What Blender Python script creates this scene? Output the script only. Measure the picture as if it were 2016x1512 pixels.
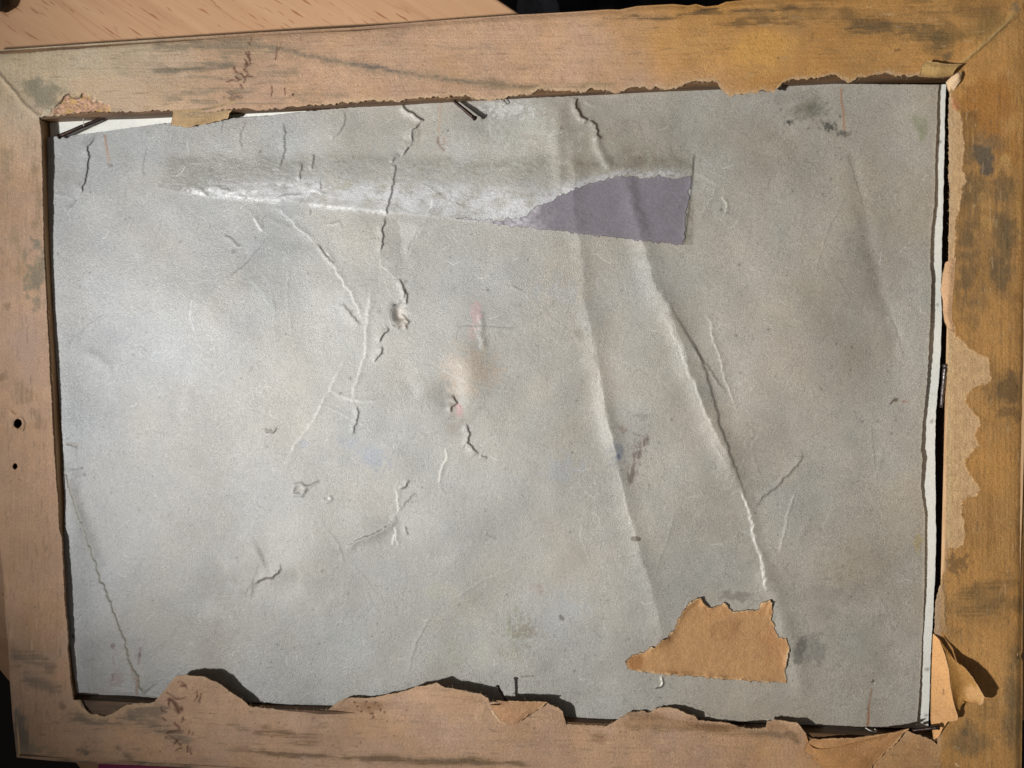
import bpy, math, random
import numpy as np
from mathutils import Vector, Euler, Matrix
random.seed(7); np.random.seed(7)
for o in list(bpy.data.objects): bpy.data.objects.remove(o, do_unlink=True)
SC = bpy.context.scene; COL = SC.collection

# ------------------------------------------------------------------ camera
F = 1550.0
ROT = Euler((-0.06878, 0.11667, -0.01354), 'XYZ'); CPOS = Vector((0.04377, 0.02849, 0.25783))
cam = bpy.data.cameras.new('camera'); cam.sensor_width = 7.0; cam.lens = F / 2016 * 7.0
cam.clip_start = 0.01; cam.clip_end = 20
cam.dof.use_dof = True; cam.dof.focus_distance = 0.262; cam.dof.aperture_fstop = 2.2
co = bpy.data.objects.new('camera', cam); COL.objects.link(co)
co.location = CPOS; co.rotation_euler = ROT; SC.camera = co
# ------------------------------------------------------------------ light
w = bpy.data.worlds.new('World'); SC.world = w; w.use_nodes = True
w.node_tree.nodes['Background'].inputs[0].default_value = (1.0, 0.93, 0.86, 1)
w.node_tree.nodes['Background'].inputs[1].default_value = 0.085
def spot(name, loc, aim, power, col, ang, blend, rad):
    l = bpy.data.lights.new(name, 'SPOT'); l.energy = power; l.color = col
    l.spot_size = math.radians(ang); l.spot_blend = blend; l.shadow_soft_size = rad
    o = bpy.data.objects.new(name, l); COL.objects.link(o); o.location = loc
    o.rotation_euler = (Vector(aim) - Vector(loc)).to_track_quat('-Z', 'Y').to_euler(); return o
spot('desk_lamp_light', (-0.56, -0.14, 0.60), (0.27, 0.17, 0), 37.0, (1.0, 0.99, 0.965), 54.0, 0.90, 0.017)
spot('cool_fill_light', (-0.80, -0.02, 1.03), (-0.09, 0.09, 0), 7.5, (0.78, 0.89, 1.0), 19, 1.0, 0.11)  # added unseen cool lamp: sheen on the left and softer shadows
SC.view_settings.view_transform = 'Standard'; SC.view_settings.look = 'None'
SC.view_settings.exposure = 0.0; SC.view_settings.gamma = 1.0
SC.render.engine = 'CYCLES'; SC.cycles.max_bounces = 6

# ------------------------------------------------------------------ maths
RM = np.array(ROT.to_matrix()); CP = np.array(CPOS)
def W(px, py, zmm):
    """point of the place that the photograph shows at px,py and that lies at height zmm (millimetres)"""
    px = np.asarray(px, float); py = np.asarray(py, float); z = np.asarray(zmm, float) * 0.001
    d = np.stack([(px - 1008) / F, -(py - 756) / F, -np.ones_like(px * py)], -1) @ RM.T
    t = (z - CP[2]) / d[..., 2]
    return CP + d * t[..., None]
def lin(*c):
    c = np.array(c, float) / 255.0
    return np.where(c <= 0.04045, c / 12.92, ((c + 0.055) / 1.055) ** 2.4)
def ss(a, b, x):
    t = np.clip((x - a) / (b - a), 0, 1); return t * t * (3 - 2 * t)
def vn(X, Y, sx, sy=None, seed=0):
    sy = sx if sy is None else sy
    rs = np.random.RandomState(1000 + seed); T = rs.rand(257, 257)
    x = X / sx + 40; y = Y / sy + 40
    xi = np.floor(x).astype(int); yi = np.floor(y).astype(int)
    fx = x - xi; fy = y - yi; fx = fx * fx * (3 - 2 * fx); fy = fy * fy * (3 - 2 * fy)
    a = T[xi % 257, yi % 257]; b = T[(xi + 1) % 257, yi % 257]
    c = T[xi % 257, (yi + 1) % 257]; d = T[(xi + 1) % 257, (yi + 1) % 257]
    return (a * (1 - fx) + b * fx) * (1 - fy) + (c * (1 - fx) + d * fx) * fy - 0.5
def fbm(X, Y, sx, sy=None, oc=4, seed=0, gain=0.55):
    sy = sx if sy is None else sy; r = 0; a = 1.0
    for k in range(oc):
        r = r + a * vn(X, Y, sx / 2 ** k, sy / 2 ** k, seed + 17 * k); a *= gain
    return r

class Field:
    """heights (mm) and colours of a sheet, over positions given in photo pixels"""
    def __init__(s, X, Y, col):
        s.X = X.ravel(); s.Y = Y.ravel(); s.H = np.zeros(s.X.size)
        s.C = np.tile(np.asarray(col, float), (s.X.size, 1)); s.shape = X.shape
    def near(s, pts, pad):
        p = np.array(pts)
        return np.nonzero((s.X > p[:, 0].min() - pad) & (s.X < p[:, 0].max() + pad) &
                          (s.Y > p[:, 1].min() - pad) & (s.Y < p[:, 1].max() + pad))[0]
    def dist(s, pts, pad, rough=1.5, seed=0):
        pts = [tuple(map(float, p)) for p in pts]
        rs = np.random.RandomState(abs(seed + len(pts) * 13 + int(pts[0][0])))
        for _ in range(3 if rough > 0 else 0):
            q = [pts[0]]
            for a, b in zip(pts, pts[1:]):
                L = math.hypot(b[0] - a[0], b[1] - a[1])
                if L > 6:
                    k = rs.uniform(-1, 1) * min(rough, 0.09 * rough * L)
                    q.append(((a[0] + b[0]) / 2 - (b[1] - a[1]) / L * k, (a[1] + b[1]) / 2 + (b[0] - a[0]) / L * k))
                q.append(b)
            pts = q
        i = s.near(pts, pad); x = s.X[i]; y = s.Y[i]
        D = np.full(i.size, 1e9); S = np.zeros(i.size); T = np.zeros(i.size)
        L = [0.0]
        for a, b in zip(pts, pts[1:]): L.append(L[-1] + math.hypot(b[0] - a[0], b[1] - a[1]))
        for k, (a, b) in enumerate(zip(pts, pts[1:])):
            dx = b[0] - a[0]; dy = b[1] - a[1]; l2 = dx * dx + dy * dy + 1e-9
            t = np.clip(((x - a[0]) * dx + (y - a[1]) * dy) / l2, 0, 1)
            d = np.hypot(x - a[0] - t * dx, y - a[1] - t * dy); m = d < D
            D[m] = d[m]; S[m] = np.sign(dx * (y - a[1]) - dy * (x - a[0]))[m]
            T[m] = ((L[k] + t * math.sqrt(l2)) / L[-1])[m]
        return i, D, S, T
    def ridge(s, pts, wd, h, rough=1.5, taper=0.15, cusp=0.0):
        i, D, S, T = s.dist(pts, wd * 3, rough)
        e = ss(0, taper, T) * ss(0, taper, 1 - T) if taper else 1
        s.H[i] += h * e * ((1 - cusp) * np.exp(-(D / wd) ** 2) + cusp * np.exp(-D / wd * 1.5) * np.exp(-(D / wd / 2.4) ** 4))
    def lip(s, pts, h, wd=7, side=1, rough=2.0, dirt=0.0, taper=0.2, sharp=1.3, dc=(60, 54, 46)):
        h = h * (1.15 if dirt >= .4 and h < .45 else .72); dirt = min(1, dirt * 1.25)
        """one side of the line lifted, with a sharp drop at the line"""
        i, D, S, T = s.dist(pts, wd * 3 + 4, rough)
        e = ss(0, taper, T) * ss(0, taper, 1 - T) if taper else 1
        d = D * S * side
        s.H[i] += h * e * np.exp(-(np.maximum(d, 0) / wd) ** 2) * (0.5 + 0.5 * np.tanh(d / sharp))
        if dirt:
            m = dirt * e * np.exp(-(D / 1.7) ** 2)
            s.C[i] = s.C[i] * (1 - m[:, None]) + lin(*dc) * m[:, None]
    def line(s, pts, wd, col, a, rough=1.2, grain=0.0, taper=0.1):
        i, D, S, T = s.dist(pts, wd * 3, rough)
        e = ss(0, taper, T) * ss(0, taper, 1 - T) if taper else 1
        m = a * e * np.exp(-(D / wd) ** 2)
        if grain: m = np.clip(m * (1 + grain * 2 * fbm(s.X[i], s.Y[i], 5, seed=int(wd * 7))), 0, 1)
        s.C[i] = s.C[i] * (1 - m[:, None]) + lin(*col) * m[:, None]
    def streak(s, pts, wd, col, a, ax='x', seed=3, fine=3.0, length=60):
        """dry brush smear with grain along ax"""
        i, D, S, T = s.dist(pts, wd * 2.2, 3)
        x, y = s.X[i], s.Y[i]
        n = fbm(x, y, length * 2.2, fine, 3, seed) if ax == 'x' else fbm(x, y, fine, length * 2.2, 3, seed)
        n2 = fbm(x, y, 26, 14, 3, seed + 5)
        m = np.exp(-(D / wd) ** 2 * 1.1) * (0.80 + 0.9 * n + 0.8 * n2) * ss(0, 0.18, T) * ss(0, 0.18, 1 - T)
        fn = fbm(x, y, 26, 1.9, 2, seed + 9) if ax == 'x' else fbm(x, y, 1.9, 26, 2, seed + 9)
        m = (.55 * np.clip(m, 0, 0.95) + .5 * ss(.34, .62, m * .8 + .75 * fn) * np.clip(m * 2.2, 0, 1)) * a * 0.98
        m = np.clip(m, 0, 1)
        s.C[i] = s.C[i] * (1 - m[:, None]) + lin(*col) * m[:, None]
    def blob(s, cx, cy, rx, ry, col, a, ang=0, rag=0.5, seed=1, sc=14, soft=0.5, h=0.0):
        i = s.near([(cx, cy)], max(rx, ry) * 2); x = s.X[i] - cx; y = s.Y[i] - cy
        c, sn = math.cos(math.radians(ang)), math.sin(math.radians(ang))
        r = np.hypot((x * c + y * sn) / rx, (-x * sn + y * c) / ry)
        n = fbm(s.X[i], s.Y[i], sc, oc=4, seed=seed + int(cx) % 31)
        m = ss(0, soft, 1 - r + rag * n)
        s.H[i] += h * m; m = m * a
        s.C[i] = s.C[i] * (1 - m[:, None]) + lin(*col) * m[:, None]
    def specks(s, cx, cy, rx, ry, n, cols, a=.8, rmin=.8, rmax=2.7, seed=5):
        rs = random.Random(seed + int(cx))
        for _ in range(n):
            x = cx + rs.gauss(0, .5) * rx; y = cy + rs.gauss(0, .5) * ry; r_ = rs.uniform(rmin, rmax); i = s.near([(x, y)], 8)
            if len(i) == 0: continue
            m = np.exp(-((s.X[i] - x) ** 2 + ((s.Y[i] - y) * rs.uniform(.7, 1.3)) ** 2) / (r_ * r_)) * a * rs.uniform(.4, 1)
            s.C[i] = s.C[i] * (1 - m[:, None]) + lin(*rs.choice(cols)) * m[:, None]
    def poly(s, pts, jit=0, seed=2, js=6):
        p = np.array(pts, float); i = s.near(p, jit + 2); x = s.X[i].copy(); y = s.Y[i].copy()
        if jit:
            nx = fbm(x, y, js, seed=seed) * jit; ny = fbm(x, y, js, seed=seed + 9) * jit; x += nx; y += ny
        ins = np.zeros(i.size, bool); q = np.roll(p, -1, 0)
        for (ax, ay), (bx, by) in zip(p, q):
            if ay == by: continue
            c = (ay > y) != (by > y)
            ins ^= c & (x < (bx - ax) * (y - ay) / (by - ay) + ax)
        return i[ins]
    def fill(s, pts, col, a=1.0, jit=4, h=0.0, seed=2, js=8, var=0.0):
        i = s.poly(pts, jit, seed, js)
        c = np.tile(lin(*col), (i.size, 1))
        if var: c = c * (1 + var * fbm(s.X[i], s.Y[i], 9, seed=seed + 40))[:, None]
        s.C[i] = s.C[i] * (1 - a) + c * a; s.H[i] += h

# ------------------------------------------------------------------ objects
def tag(o, label=None, cat=None, group=None, kind=None):
    if label: o['label'] = label
    if cat: o['category'] = cat
    if group: o['group'] = group
    if kind: o['kind'] = kind
    return o
def empty(name, loc=(0, 0, 0)):
    o = bpy.data.objects.new(name, None); COL.objects.link(o); o.location = loc; o.empty_display_size = 0.01
    return o
def link(name, me, mat, parent=None):
    o = bpy.data.objects.new(name, me); COL.objects.link(o); me.materials.append(mat)
    if parent:
        o.parent = parent; o.matrix_parent_inverse = Matrix.Translation(-parent.location)
    return o
def raw_mesh(name, V, Q, C=None, smooth=True):
    V = np.asarray(V, np.float32); Q = np.asarray(Q, np.int32)
    me = bpy.data.meshes.new(name)
    me.vertices.add(len(V)); me.vertices.foreach_set('co', V.ravel())
    me.loops.add(Q.size); me.loops.foreach_set('vertex_index', Q.ravel())
    k = Q.shape[1]
    me.polygons.add(len(Q)); me.polygons.foreach_set('loop_start', np.arange(0, Q.size, k, dtype=np.int32))
    me.polygons.foreach_set('use_smooth', np.full(len(Q), smooth))
    if C is not None:
        at = me.color_attributes.new('Col', 'FLOAT_COLOR', 'POINT')
        c = np.ones((len(V), 4), np.float32); c[:, :3] = np.clip(C, 0.002, 0.95); at.data.foreach_set('color', c.ravel())
    me.update(); me.validate(); return me
def grid_solid(name, P, C, thick, mat, parent=None, bottom=False, edgecol=0.8, z_floor=None):
    """P: n x m x 3 points, C: n x m x 3 colours; closed round the rim with a skirt"""
    n, m = P.shape[:2]; idx = np.arange(n * m).reshape(n, m)
    Q = np.stack([idx[:-1, :-1], idx[1:, :-1], idx[1:, 1:], idx[:-1, 1:]], -1).reshape(-1, 4)
    V = P.reshape(-1, 3); CC = C.reshape(-1, 3)
    rim = np.concatenate([idx[0, :], idx[1:, -1], idx[-1, -2::-1], idx[-2:0:-1, 0]])
    e = P[idx[-1, 0] // m, 0] - P[0, 0]; g = P[0, -1] - P[0, 0]
    if np.cross(e[:2], g[:2]) < 0: Q = Q[:, ::-1]; flip = True
    else: flip = False
    if not bottom:
        B = V[rim].copy(); 
        B[:, 2] = (B[:, 2] - thick) if z_floor is None else z_floor
        b0 = len(V); k = len(rim); j = np.arange(k); j2 = (j + 1) % k
        # a doubled rim keeps the top edge crisp
        V = np.concatenate([V, V[rim], B]); CC = np.concatenate([CC, CC[rim] * edgecol, CC[rim] * edgecol])
        S = np.stack([b0 + j, b0 + j2, b0 + k + j2, b0 + k + j], -1)
        if not flip: S = S[:, ::-1]
        Q = np.concatenate([Q, S])
    else:
        b0 = len(V); B = V.copy(); B[:, 2] -= thick
        Qb = (Q + b0)[:, ::-1]; k = len(rim); j = np.arange(k); j2 = (j + 1) % k
        S = np.stack([rim[j], rim[j2], rim[j2] + b0, rim[j] + b0], -1)
        if not flip: S = S[:, ::-1]
        V = np.concatenate([V, B]); CC = np.concatenate([CC, CC * edgecol]); Q = np.concatenate([Q, Qb, S])
    return link(name, raw_mesh(name, V, Q, CC), mat, parent)

def nodes(name):
    m = bpy.data.materials.new(name); m.use_nodes = True; nt = m.node_tree
    return m, nt, nt.nodes['Principled BSDF']
def N(nt, t, **k):
    n = nt.nodes.new(t)
    for a, b in k.items():
        if a in n.inputs: n.inputs[a].default_value = b
        else: setattr(n, a, b)
    return n
def paper_mat(name, s1=2600, b1=0.22, s2=700, b2=0.25, rough=0.6, spec=0.3, gr=0.16, fibre=(1, 1, 1), bump=0.00022, sat=0.05):
    m, nt, bs = nodes(name); L = nt.links.new
    at = N(nt, 'ShaderNodeAttribute', attribute_name='Col')
    tc = N(nt, 'ShaderNodeTexCoord'); mp = N(nt, 'ShaderNodeMapping'); mp.inputs['Scale'].default_value = fibre
    L(tc.outputs['Object'], mp.inputs['Vector'])
    n1 = N(nt, 'ShaderNodeTexNoise', Scale=s1, Detail=3.0, Roughness=0.65); L(mp.outputs[0], n1.inputs['Vector'])
    n2 = N(nt, 'ShaderNodeTexNoise', Scale=s2, Detail=4.0, Roughness=0.6); L(mp.outputs[0], n2.inputs['Vector'])
    r = N(nt, 'ShaderNodeMapRange'); r.inputs['From Min'].default_value = 0.3; r.inputs['From Max'].default_value = 0.7
    r.inputs['To Min'].default_value = 1 - gr; r.inputs['To Max'].default_value = 1 + gr; L(n1.outputs['Fac'], r.inputs['Value'])
    mx = N(nt, 'ShaderNodeVectorMath', operation='SCALE'); L(at.outputs['Color'], mx.inputs[0]); L(r.outputs[0], mx.inputs['Scale'])
    L(mx.outputs[0], bs.inputs['Base Color'])
    a = N(nt, 'ShaderNodeMath', operation='MULTIPLY'); a.inputs[1].default_value = b1; L(n1.outputs['Fac'], a.inputs[0])
    b = N(nt, 'ShaderNodeMath', operation='MULTIPLY_ADD'); b.inputs[1].default_value = b2; L(n2.outputs['Fac'], b.inputs[0]); L(a.outputs[0], b.inputs[2])
    bp = N(nt, 'ShaderNodeBump', Strength=1.0, Distance=bump); L(b.outputs[0], bp.inputs['Height']); L(bp.outputs[0], bs.inputs['Normal'])
    bs.inputs['Roughness'].default_value = rough; bs.inputs['Specular IOR Level'].default_value = spec
    return m
M_BOARD = paper_mat('grey_cardboard', s1=3000, b1=0.5, s2=650, b2=0.30, rough=0.40, spec=1.0, gr=0.36, bump=0.00030)
M_KRAFT = paper_mat('brown_kraft_paper', s1=3200, b1=0.5, s2=1100, b2=0.45, rough=0.58, spec=0.4, gr=0.28, bump=0.00042)
M_WHITE = paper_mat('white_mount_card', s1=1500, b1=0.4, s2=500, b2=0.3, rough=0.6, spec=0.3, gr=0.06, bump=0.0002)
M_LABEL = paper_mat('mauve_label_paper', s1=2800, b1=0.5, s2=900, b2=0.2, rough=0.65, spec=0.25, gr=0.20, bump=0.00022)
def wood_mat(name, c1, c2, scale=(1, 1, 1), rough=0.55, rot=0):
    m, nt, bs = nodes(name); L = nt.links.new
    tc = N(nt, 'ShaderNodeTexCoord'); mp = N(nt, 'ShaderNodeMapping'); mp.inputs['Scale'].default_value = scale
    mp.inputs['Rotation'].default_value = (0, 0, rot); L(tc.outputs['Object'], mp.inputs['Vector'])
    n1 = N(nt, 'ShaderNodeTexNoise', Scale=500.0, Detail=5.0, Roughness=0.6, Distortion=0.3); L(mp.outputs[0], n1.inputs['Vector'])
    cr = N(nt, 'ShaderNodeValToRGB'); cr.color_ramp.elements[0].position = 0.3; cr.color_ramp.elements[1].position = 0.7
    cr.color_ramp.elements[0].color = (*lin(*c1), 1); cr.color_ramp.elements[1].color = (*lin(*c2), 1)
    L(n1.outputs['Fac'], cr.inputs['Fac']); L(cr.outputs['Color'], bs.inputs['Base Color'])
    bp = N(nt, 'ShaderNodeBump', Strength=0.6, Distance=0.0002); L(n1.outputs['Fac'], bp.inputs['Height']); L(bp.outputs[0], bs.inputs['Normal'])
    bs.inputs['Roughness'].default_value = rough; bs.inputs['Specular IOR Level'].default_value = 0.3
    return m
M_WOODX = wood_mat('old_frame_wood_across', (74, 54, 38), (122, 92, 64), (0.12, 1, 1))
M_WOODY = wood_mat('old_frame_wood_upright', (190, 146, 104), (232, 192, 146), (1, 0.12, 1))  # raised to cream: lit look of the right wall put into the colour
M_LIPW = wood_mat('shaded_rebate_wood', (44, 30, 20), (70, 50, 34), (1, 1, 1))  # dark tone stands in for the deep shade of the gap
def metal_mat(name, c, rough, rust):
    m, nt, bs = nodes(name); L = nt.links.new
    tc = N(nt, 'ShaderNodeTexCoord'); n1 = N(nt, 'ShaderNodeTexNoise', Scale=1800.0, Detail=4.0)
    L(tc.outputs['Object'], n1.inputs['Vector'])
    cr = N(nt, 'ShaderNodeValToRGB'); cr.color_ramp.elements[0].position = 0.4; cr.color_ramp.elements[1].position = 0.65
    cr.color_ramp.elements[0].color = (*lin(*c), 1); cr.color_ramp.elements[1].color = (*lin(*rust), 1)
    L(n1.outputs['Fac'], cr.inputs['Fac']); L(cr.outputs['Color'], bs.inputs['Base Color'])
    bp = N(nt, 'ShaderNodeBump', Strength=0.7, Distance=0.0001); L(n1.outputs['Fac'], bp.inputs['Height']); L(bp.outputs[0], bs.inputs['Normal'])
    bs.inputs['Metallic'].default_value = 0.75; bs.inputs['Roughness'].default_value = rough
    return m
M_NAIL = metal_mat('dark_rusty_iron', (52, 46, 44), 0.42, (62, 38, 26))
M_STEEL = metal_mat('worn_steel', (120, 116, 114), 0.35, (66, 50, 42))

# ================================================================== the grey backing board
def coons(T, B, Lf, R, nu, nv, rag=0.0, seed=0):
    """grid of photo positions between four edge lines (top/bottom by x, left/right by y)"""
    T, B, Lf, R = [np.array(q, float) for q in (T, B, Lf, R)]
    u = np.linspace(0, 1, nu); v = np.linspace(0, 1, nv)
    def byx(q, s):
        x = q[0, 0] + (q[-1, 0] - q[0, 0]) * s; return np.stack([x, np.interp(x, q[:, 0], q[:, 1])], -1)
    def byy(q, s):
        y = q[0, 1] + (q[-1, 1] - q[0, 1]) * s; return np.stack([np.interp(y, q[:, 1], q[:, 0]), y], -1)
    t, b, l, r = byx(T, u), byx(B, u), byy(Lf, v), byy(R, v)
    if rag:
        f = lambda n, k: rag * (vn(np.arange(n) * 1.0, np.zeros(n), 4, seed=seed + k) + 0.8 * vn(np.arange(n) * 1.0, np.zeros(n), 1.7, seed=seed + k + 5)) * np.sin(np.linspace(0, np.pi, n)) ** 0.1
        t[:, 1] += f(nu, 1); b[:, 1] += f(nu, 2); l[:, 0] += f(nv, 3); r[:, 0] += f(nv, 4)
    U, V = np.meshgrid(u, v, indexing='ij'); U = U[..., None]; V = V[..., None]
    G = (1 - V) * t[:, None] + V * b[:, None] + (1 - U) * l[None] + U * r[None] \
        - ((1 - U) * (1 - V) * t[0] + U * (1 - V) * t[-1] + (1 - U) * V * b[0] + U * V * b[-1])
    return G[..., 0], G[..., 1]
ZB = -4.0
bT = [(93, 270), (148, 266), (222, 256.5), (299, 246), (341, 242), (476, 231), (520, 229), (600, 220), (659, 214), (743, 209), (788, 204), (870, 202), (955, 197), (1020, 194),
      (1140, 189), (1204, 185), (1300, 177), (1413, 169), (1500, 167), (1549, 168), (1644, 165), (1750, 166), (1849, 167)]
bB = [(152, 1363), (264, 1370), (312, 1374), (484, 1382), (520, 1384), (653, 1391), (800, 1398), (1000, 1407), (1124, 1413.5), (1196, 1416), (1290, 1414), (1370, 1413), (1412, 1419), (1463, 1420),
      (1520, 1416), (1567, 1419), (1602, 1425), (1644, 1428), (1708, 1431), (1805, 1432)]
bL = [(93, 270), (93.5, 344), (94.5, 396), (99, 486), (102, 552), (104.5, 605), (107, 658), (112.4, 724), (116, 777), (119, 816), (123, 869), (124, 943), (127, 980), (127, 1041), (126, 1081), (125.6, 1150),
      (126.4, 1178), (132, 1210), (136, 1244), (139, 1276), (144, 1318), (152, 1363)]
bR = [(1849, 167), (1846, 185), (1845, 238), (1842, 291), (1840, 397), (1833, 459), (1831, 525), (1834, 544), (1832, 618), (1828, 705), (1825, 750), (1823, 776), (1817, 829), (1813, 887), (1816, 905), (1813, 956),
      (1817, 988), (1821, 1014), (1820, 1147), (1819, 1191), (1815, 1271), (1811, 1350), (1805, 1432)]
STEP = 1.6
BX, BY = coons(bT, bB, bL, bR, int(1750 / STEP), int(1215 / STEP), rag=1.2, seed=3)
b = Field(BX, BY, lin(170, 167, 159))
X, Y = b.X, b.Y
b.C *= np.array([1.0, .993, .995])
# slow unevenness of old card, tone drift, mottling
b.H += 1.2 * fbm(X, Y, 420, oc=2, seed=1) + 0.8 * fbm(X, Y, 130, oc=2, seed=2) + 0.08 * fbm(X, Y, 40, oc=2, seed=3)
for cx, cy, sx, sy, h in ((370, 600, 130, 150, 2.3), (330, 1060, 110, 130, 1.9), (600, 1080, 70, 110, 1.3), (1100, 250, 80, 90, .9), (1560, 640, 110, 170, 1.8), (1740, 640, 70, 200, -1.2), (1620, 1150, 90, 100, 1.0),
                          (1000, 1150, 120, 120, -1.2), (700, 650, 90, 130, .8), (1760, 250, 60, 90, -.8), (820, 900, 110, 90, -.9), (480, 1290, 90, 90, 1.0), (1330, 900, 90, 160, .6)):
    b.H += h * (.6 if cx < 900 else .85) * np.exp(-((X - cx) / sx) ** 2 - ((Y - cy) / sy) ** 2)
# wide dull areas: shading of the waves painted into the colour, with some grime
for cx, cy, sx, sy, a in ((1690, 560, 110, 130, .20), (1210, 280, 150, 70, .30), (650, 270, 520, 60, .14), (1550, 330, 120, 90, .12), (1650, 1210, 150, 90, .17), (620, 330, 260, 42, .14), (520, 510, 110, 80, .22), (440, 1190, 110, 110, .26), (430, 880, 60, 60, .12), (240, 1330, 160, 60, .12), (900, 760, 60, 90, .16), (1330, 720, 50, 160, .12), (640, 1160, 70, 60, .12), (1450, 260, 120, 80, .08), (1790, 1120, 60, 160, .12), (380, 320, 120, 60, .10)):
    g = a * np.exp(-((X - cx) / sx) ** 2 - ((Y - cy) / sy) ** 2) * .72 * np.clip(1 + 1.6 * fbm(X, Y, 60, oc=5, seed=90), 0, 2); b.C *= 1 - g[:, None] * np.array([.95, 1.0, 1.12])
cool = ss(900, 250, X + 0.2 * Y + 120 * fbm(X, Y, 200, seed=4))
b.C *= 1 + cool[:, None] * np.array([-0.055, -0.015, 0.07]) + (0.14 * fbm(X, Y, 160, seed=5) + 0.08 * fbm(X, Y, 24, seed=6))[:, None]
b.C *= 1 + ss(900, 1500, X + 100 * fbm(X, Y, 200, seed=44))[:, None] * np.array([.045, .0, -.06])
b.C *= 1 + fbm(X, Y, 140, seed=7)[:, None] * np.array([0.07, 0.0, -0.09])
b.C *= 1 + (0.10 * fbm(X, Y, 3.2, 7, 2, seed=8))[:, None]
# the long-gone label: darker scuffed band, whitish torn paper skin above a crisp slanting lower edge
lowY = lambda x: np.interp(x, [300, 345, 600, 940, 1345], [368, 378, 401, 437, 484])
band = ss(6, 30, Y - (292 + 0.0 * X) + 12 * fbm(X, Y, 40, seed=11)) * ss(lowY(X) - 0.5, lowY(X) - 1.5, Y) * ss(300, 350, X + 20 * fbm(X, Y, 30, seed=12)) * ss(1368, 1362, X)
nn = fbm(X, Y, 26, 16, 5, seed=13); nf = fbm(X, Y, 7, 4, 3, seed=14)
b.C *= 1 - (band * (0.29 + 0.22 * nn + 0.08 * nf))[:, None] * np.array([.95, .98, 1.12])
wc = lowY(X) - np.interp(X, [360, 500, 800, 1000, 1250, 1345], [12, 22, 34, 38, 100, 118]) + 4
ww = np.interp(X, [360, 450, 800, 1000, 1200, 1350], [10, 24, 36, 42, 26, 14])
wh = np.exp(-((Y - wc) / ww) ** 2) * band * ss(345, 560, X)
wh = np.clip(wh * (0.85 + 1.3 * nn + 0.5 * nf), 0, 1) * 0.75
b.C = b.C * (1 - wh[:, None]) + lin(206, 206, 208) * wh[:, None]
b.H += band * 0.03 + wh * 0.03 + band * 0.06 * nf
b.lip([(352, 380), (460, 393), (600, 403), (780, 421), (940, 437)], 0.06, wd=10, side=-1, rough=1.2, taper=0.05)
for p in ([(395, 368), (400, 378), (415, 388)], [(420, 362), (440, 372), (470, 378)], [(540, 392), (560, 384), (600, 380)], [(610, 372), (640, 380), (600, 390)]):
    b.lip(p, 0.18, wd=4, dirt=0.25)
for p, a in (([(350, 372), (420, 385), (520, 392), (560, 400)], .6), ([(400, 372), (450, 380), (520, 378)], .5), ([(600, 404), (700, 412), (780, 420)], .5), ([(540, 364), (570, 361), (600, 372), (640, 378)], .4)):
    b.line(p, 5, (232, 232, 232), a, grain=1.0)
b.line([(1040, 414), (1075, 398), (1110, 380), (1150, 360), (1215, 343), (1300, 341), (1362, 340)], 9, (200, 198, 202), .42, rough=3, grain=.9)
D3 = ((60, 62, 54), (84, 80, 66), (50, 60, 56))
b.specks(1597, 215, 26, 22, 110, D3, .9); b.specks(1632, 248, 24, 12, 34, D3, .9); b.specks(1580, 222, 60, 30, 70, ((110, 116, 80), (120, 112, 100), (90, 84, 78))); b.specks(1552, 240, 10, 8, 8, D3, .9)
b.specks(1262, 880, 22, 50, 120, ((96, 80, 72), (120, 98, 88), (104, 100, 92)), .6); b.specks(1655, 262, 24, 10, 18, D3, .7); b.specks(1030, 1250, 60, 60, 160, ((130, 128, 100), (120, 108, 96), (140, 130, 120)), .5)
b.specks(1590, 1275, 50, 50, 160, ((104, 100, 92), (120, 112, 104)), .5); b.specks(1690, 1150, 160, 110, 420, ((120, 112, 104), (190, 184, 176), (112, 100, 92)), .4); b.specks(1700, 1320, 200, 90, 260, ((120, 108, 96), (110, 104, 96)), .35)
b.specks(730, 905, 46, 34, 120, ((120, 130, 156), (132, 138, 152)), .5); b.specks(1216, 890, 20, 30, 60, ((104, 114, 140), (120, 120, 126)), .5); b.specks(545, 910, 60, 34, 50, ((110, 106, 100), (96, 96, 96)), .5, .8, 1.8)
b.specks(240, 620, 220, 160, 260, ((214, 218, 222), (224, 226, 228)), .5, .7, 1.6); b.specks(300, 800, 240, 140, 260, ((214, 218, 222), (222, 226, 228)), .45, .7, 1.6); b.specks(1010, 225, 90, 34, 120, ((220, 220, 216), (206, 206, 200)), .5, .7, 1.6)  # pale specks on the left paint the sparkle of the sheen
b.specks(900, 1370, 900, 40, 300, ((120, 114, 104), (100, 96, 88)), .4)
# folds
b.ridge([(1112, 220), (1130, 330), (1140, 470), (1152, 600), (1175, 720), (1200, 850), (1222, 950)], 19, 0.46, 4, cusp=.35)
b.ridge([(1175, 720), (1205, 860), (1235, 1000), (1262, 1100), (1290, 1190), (1305, 1260), (1310, 1325)], 17, 0.40, 3, cusp=.4)
b.lip([(1165, 620), (1190, 800), (1222, 950), (1240, 1030), (1250, 1060), (1270, 1110)], 0.12, wd=14, side=-1, rough=3)
b.ridge([(1205, 310), (1262, 470), (1290, 560), (1330, 640), (1370, 750), (1410, 850), (1450, 940), (1480, 1020)], 21, 0.80, 5, taper=0.25, cusp=.35)
b.lip([(1283, 530), (1330, 620), (1385, 720), (1415, 830), (1440, 900), (1462, 960), (1475, 1010), (1484, 1040), (1488, 1062)], 0.50, wd=22, side=1, rough=3, dirt=0.30, sharp=2.4, taper=.35)
b.lip([(1295, 610), (1332, 672), (1355, 738), (1380, 800), (1420, 870)], 0.25, wd=10, side=-1, rough=3)
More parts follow.
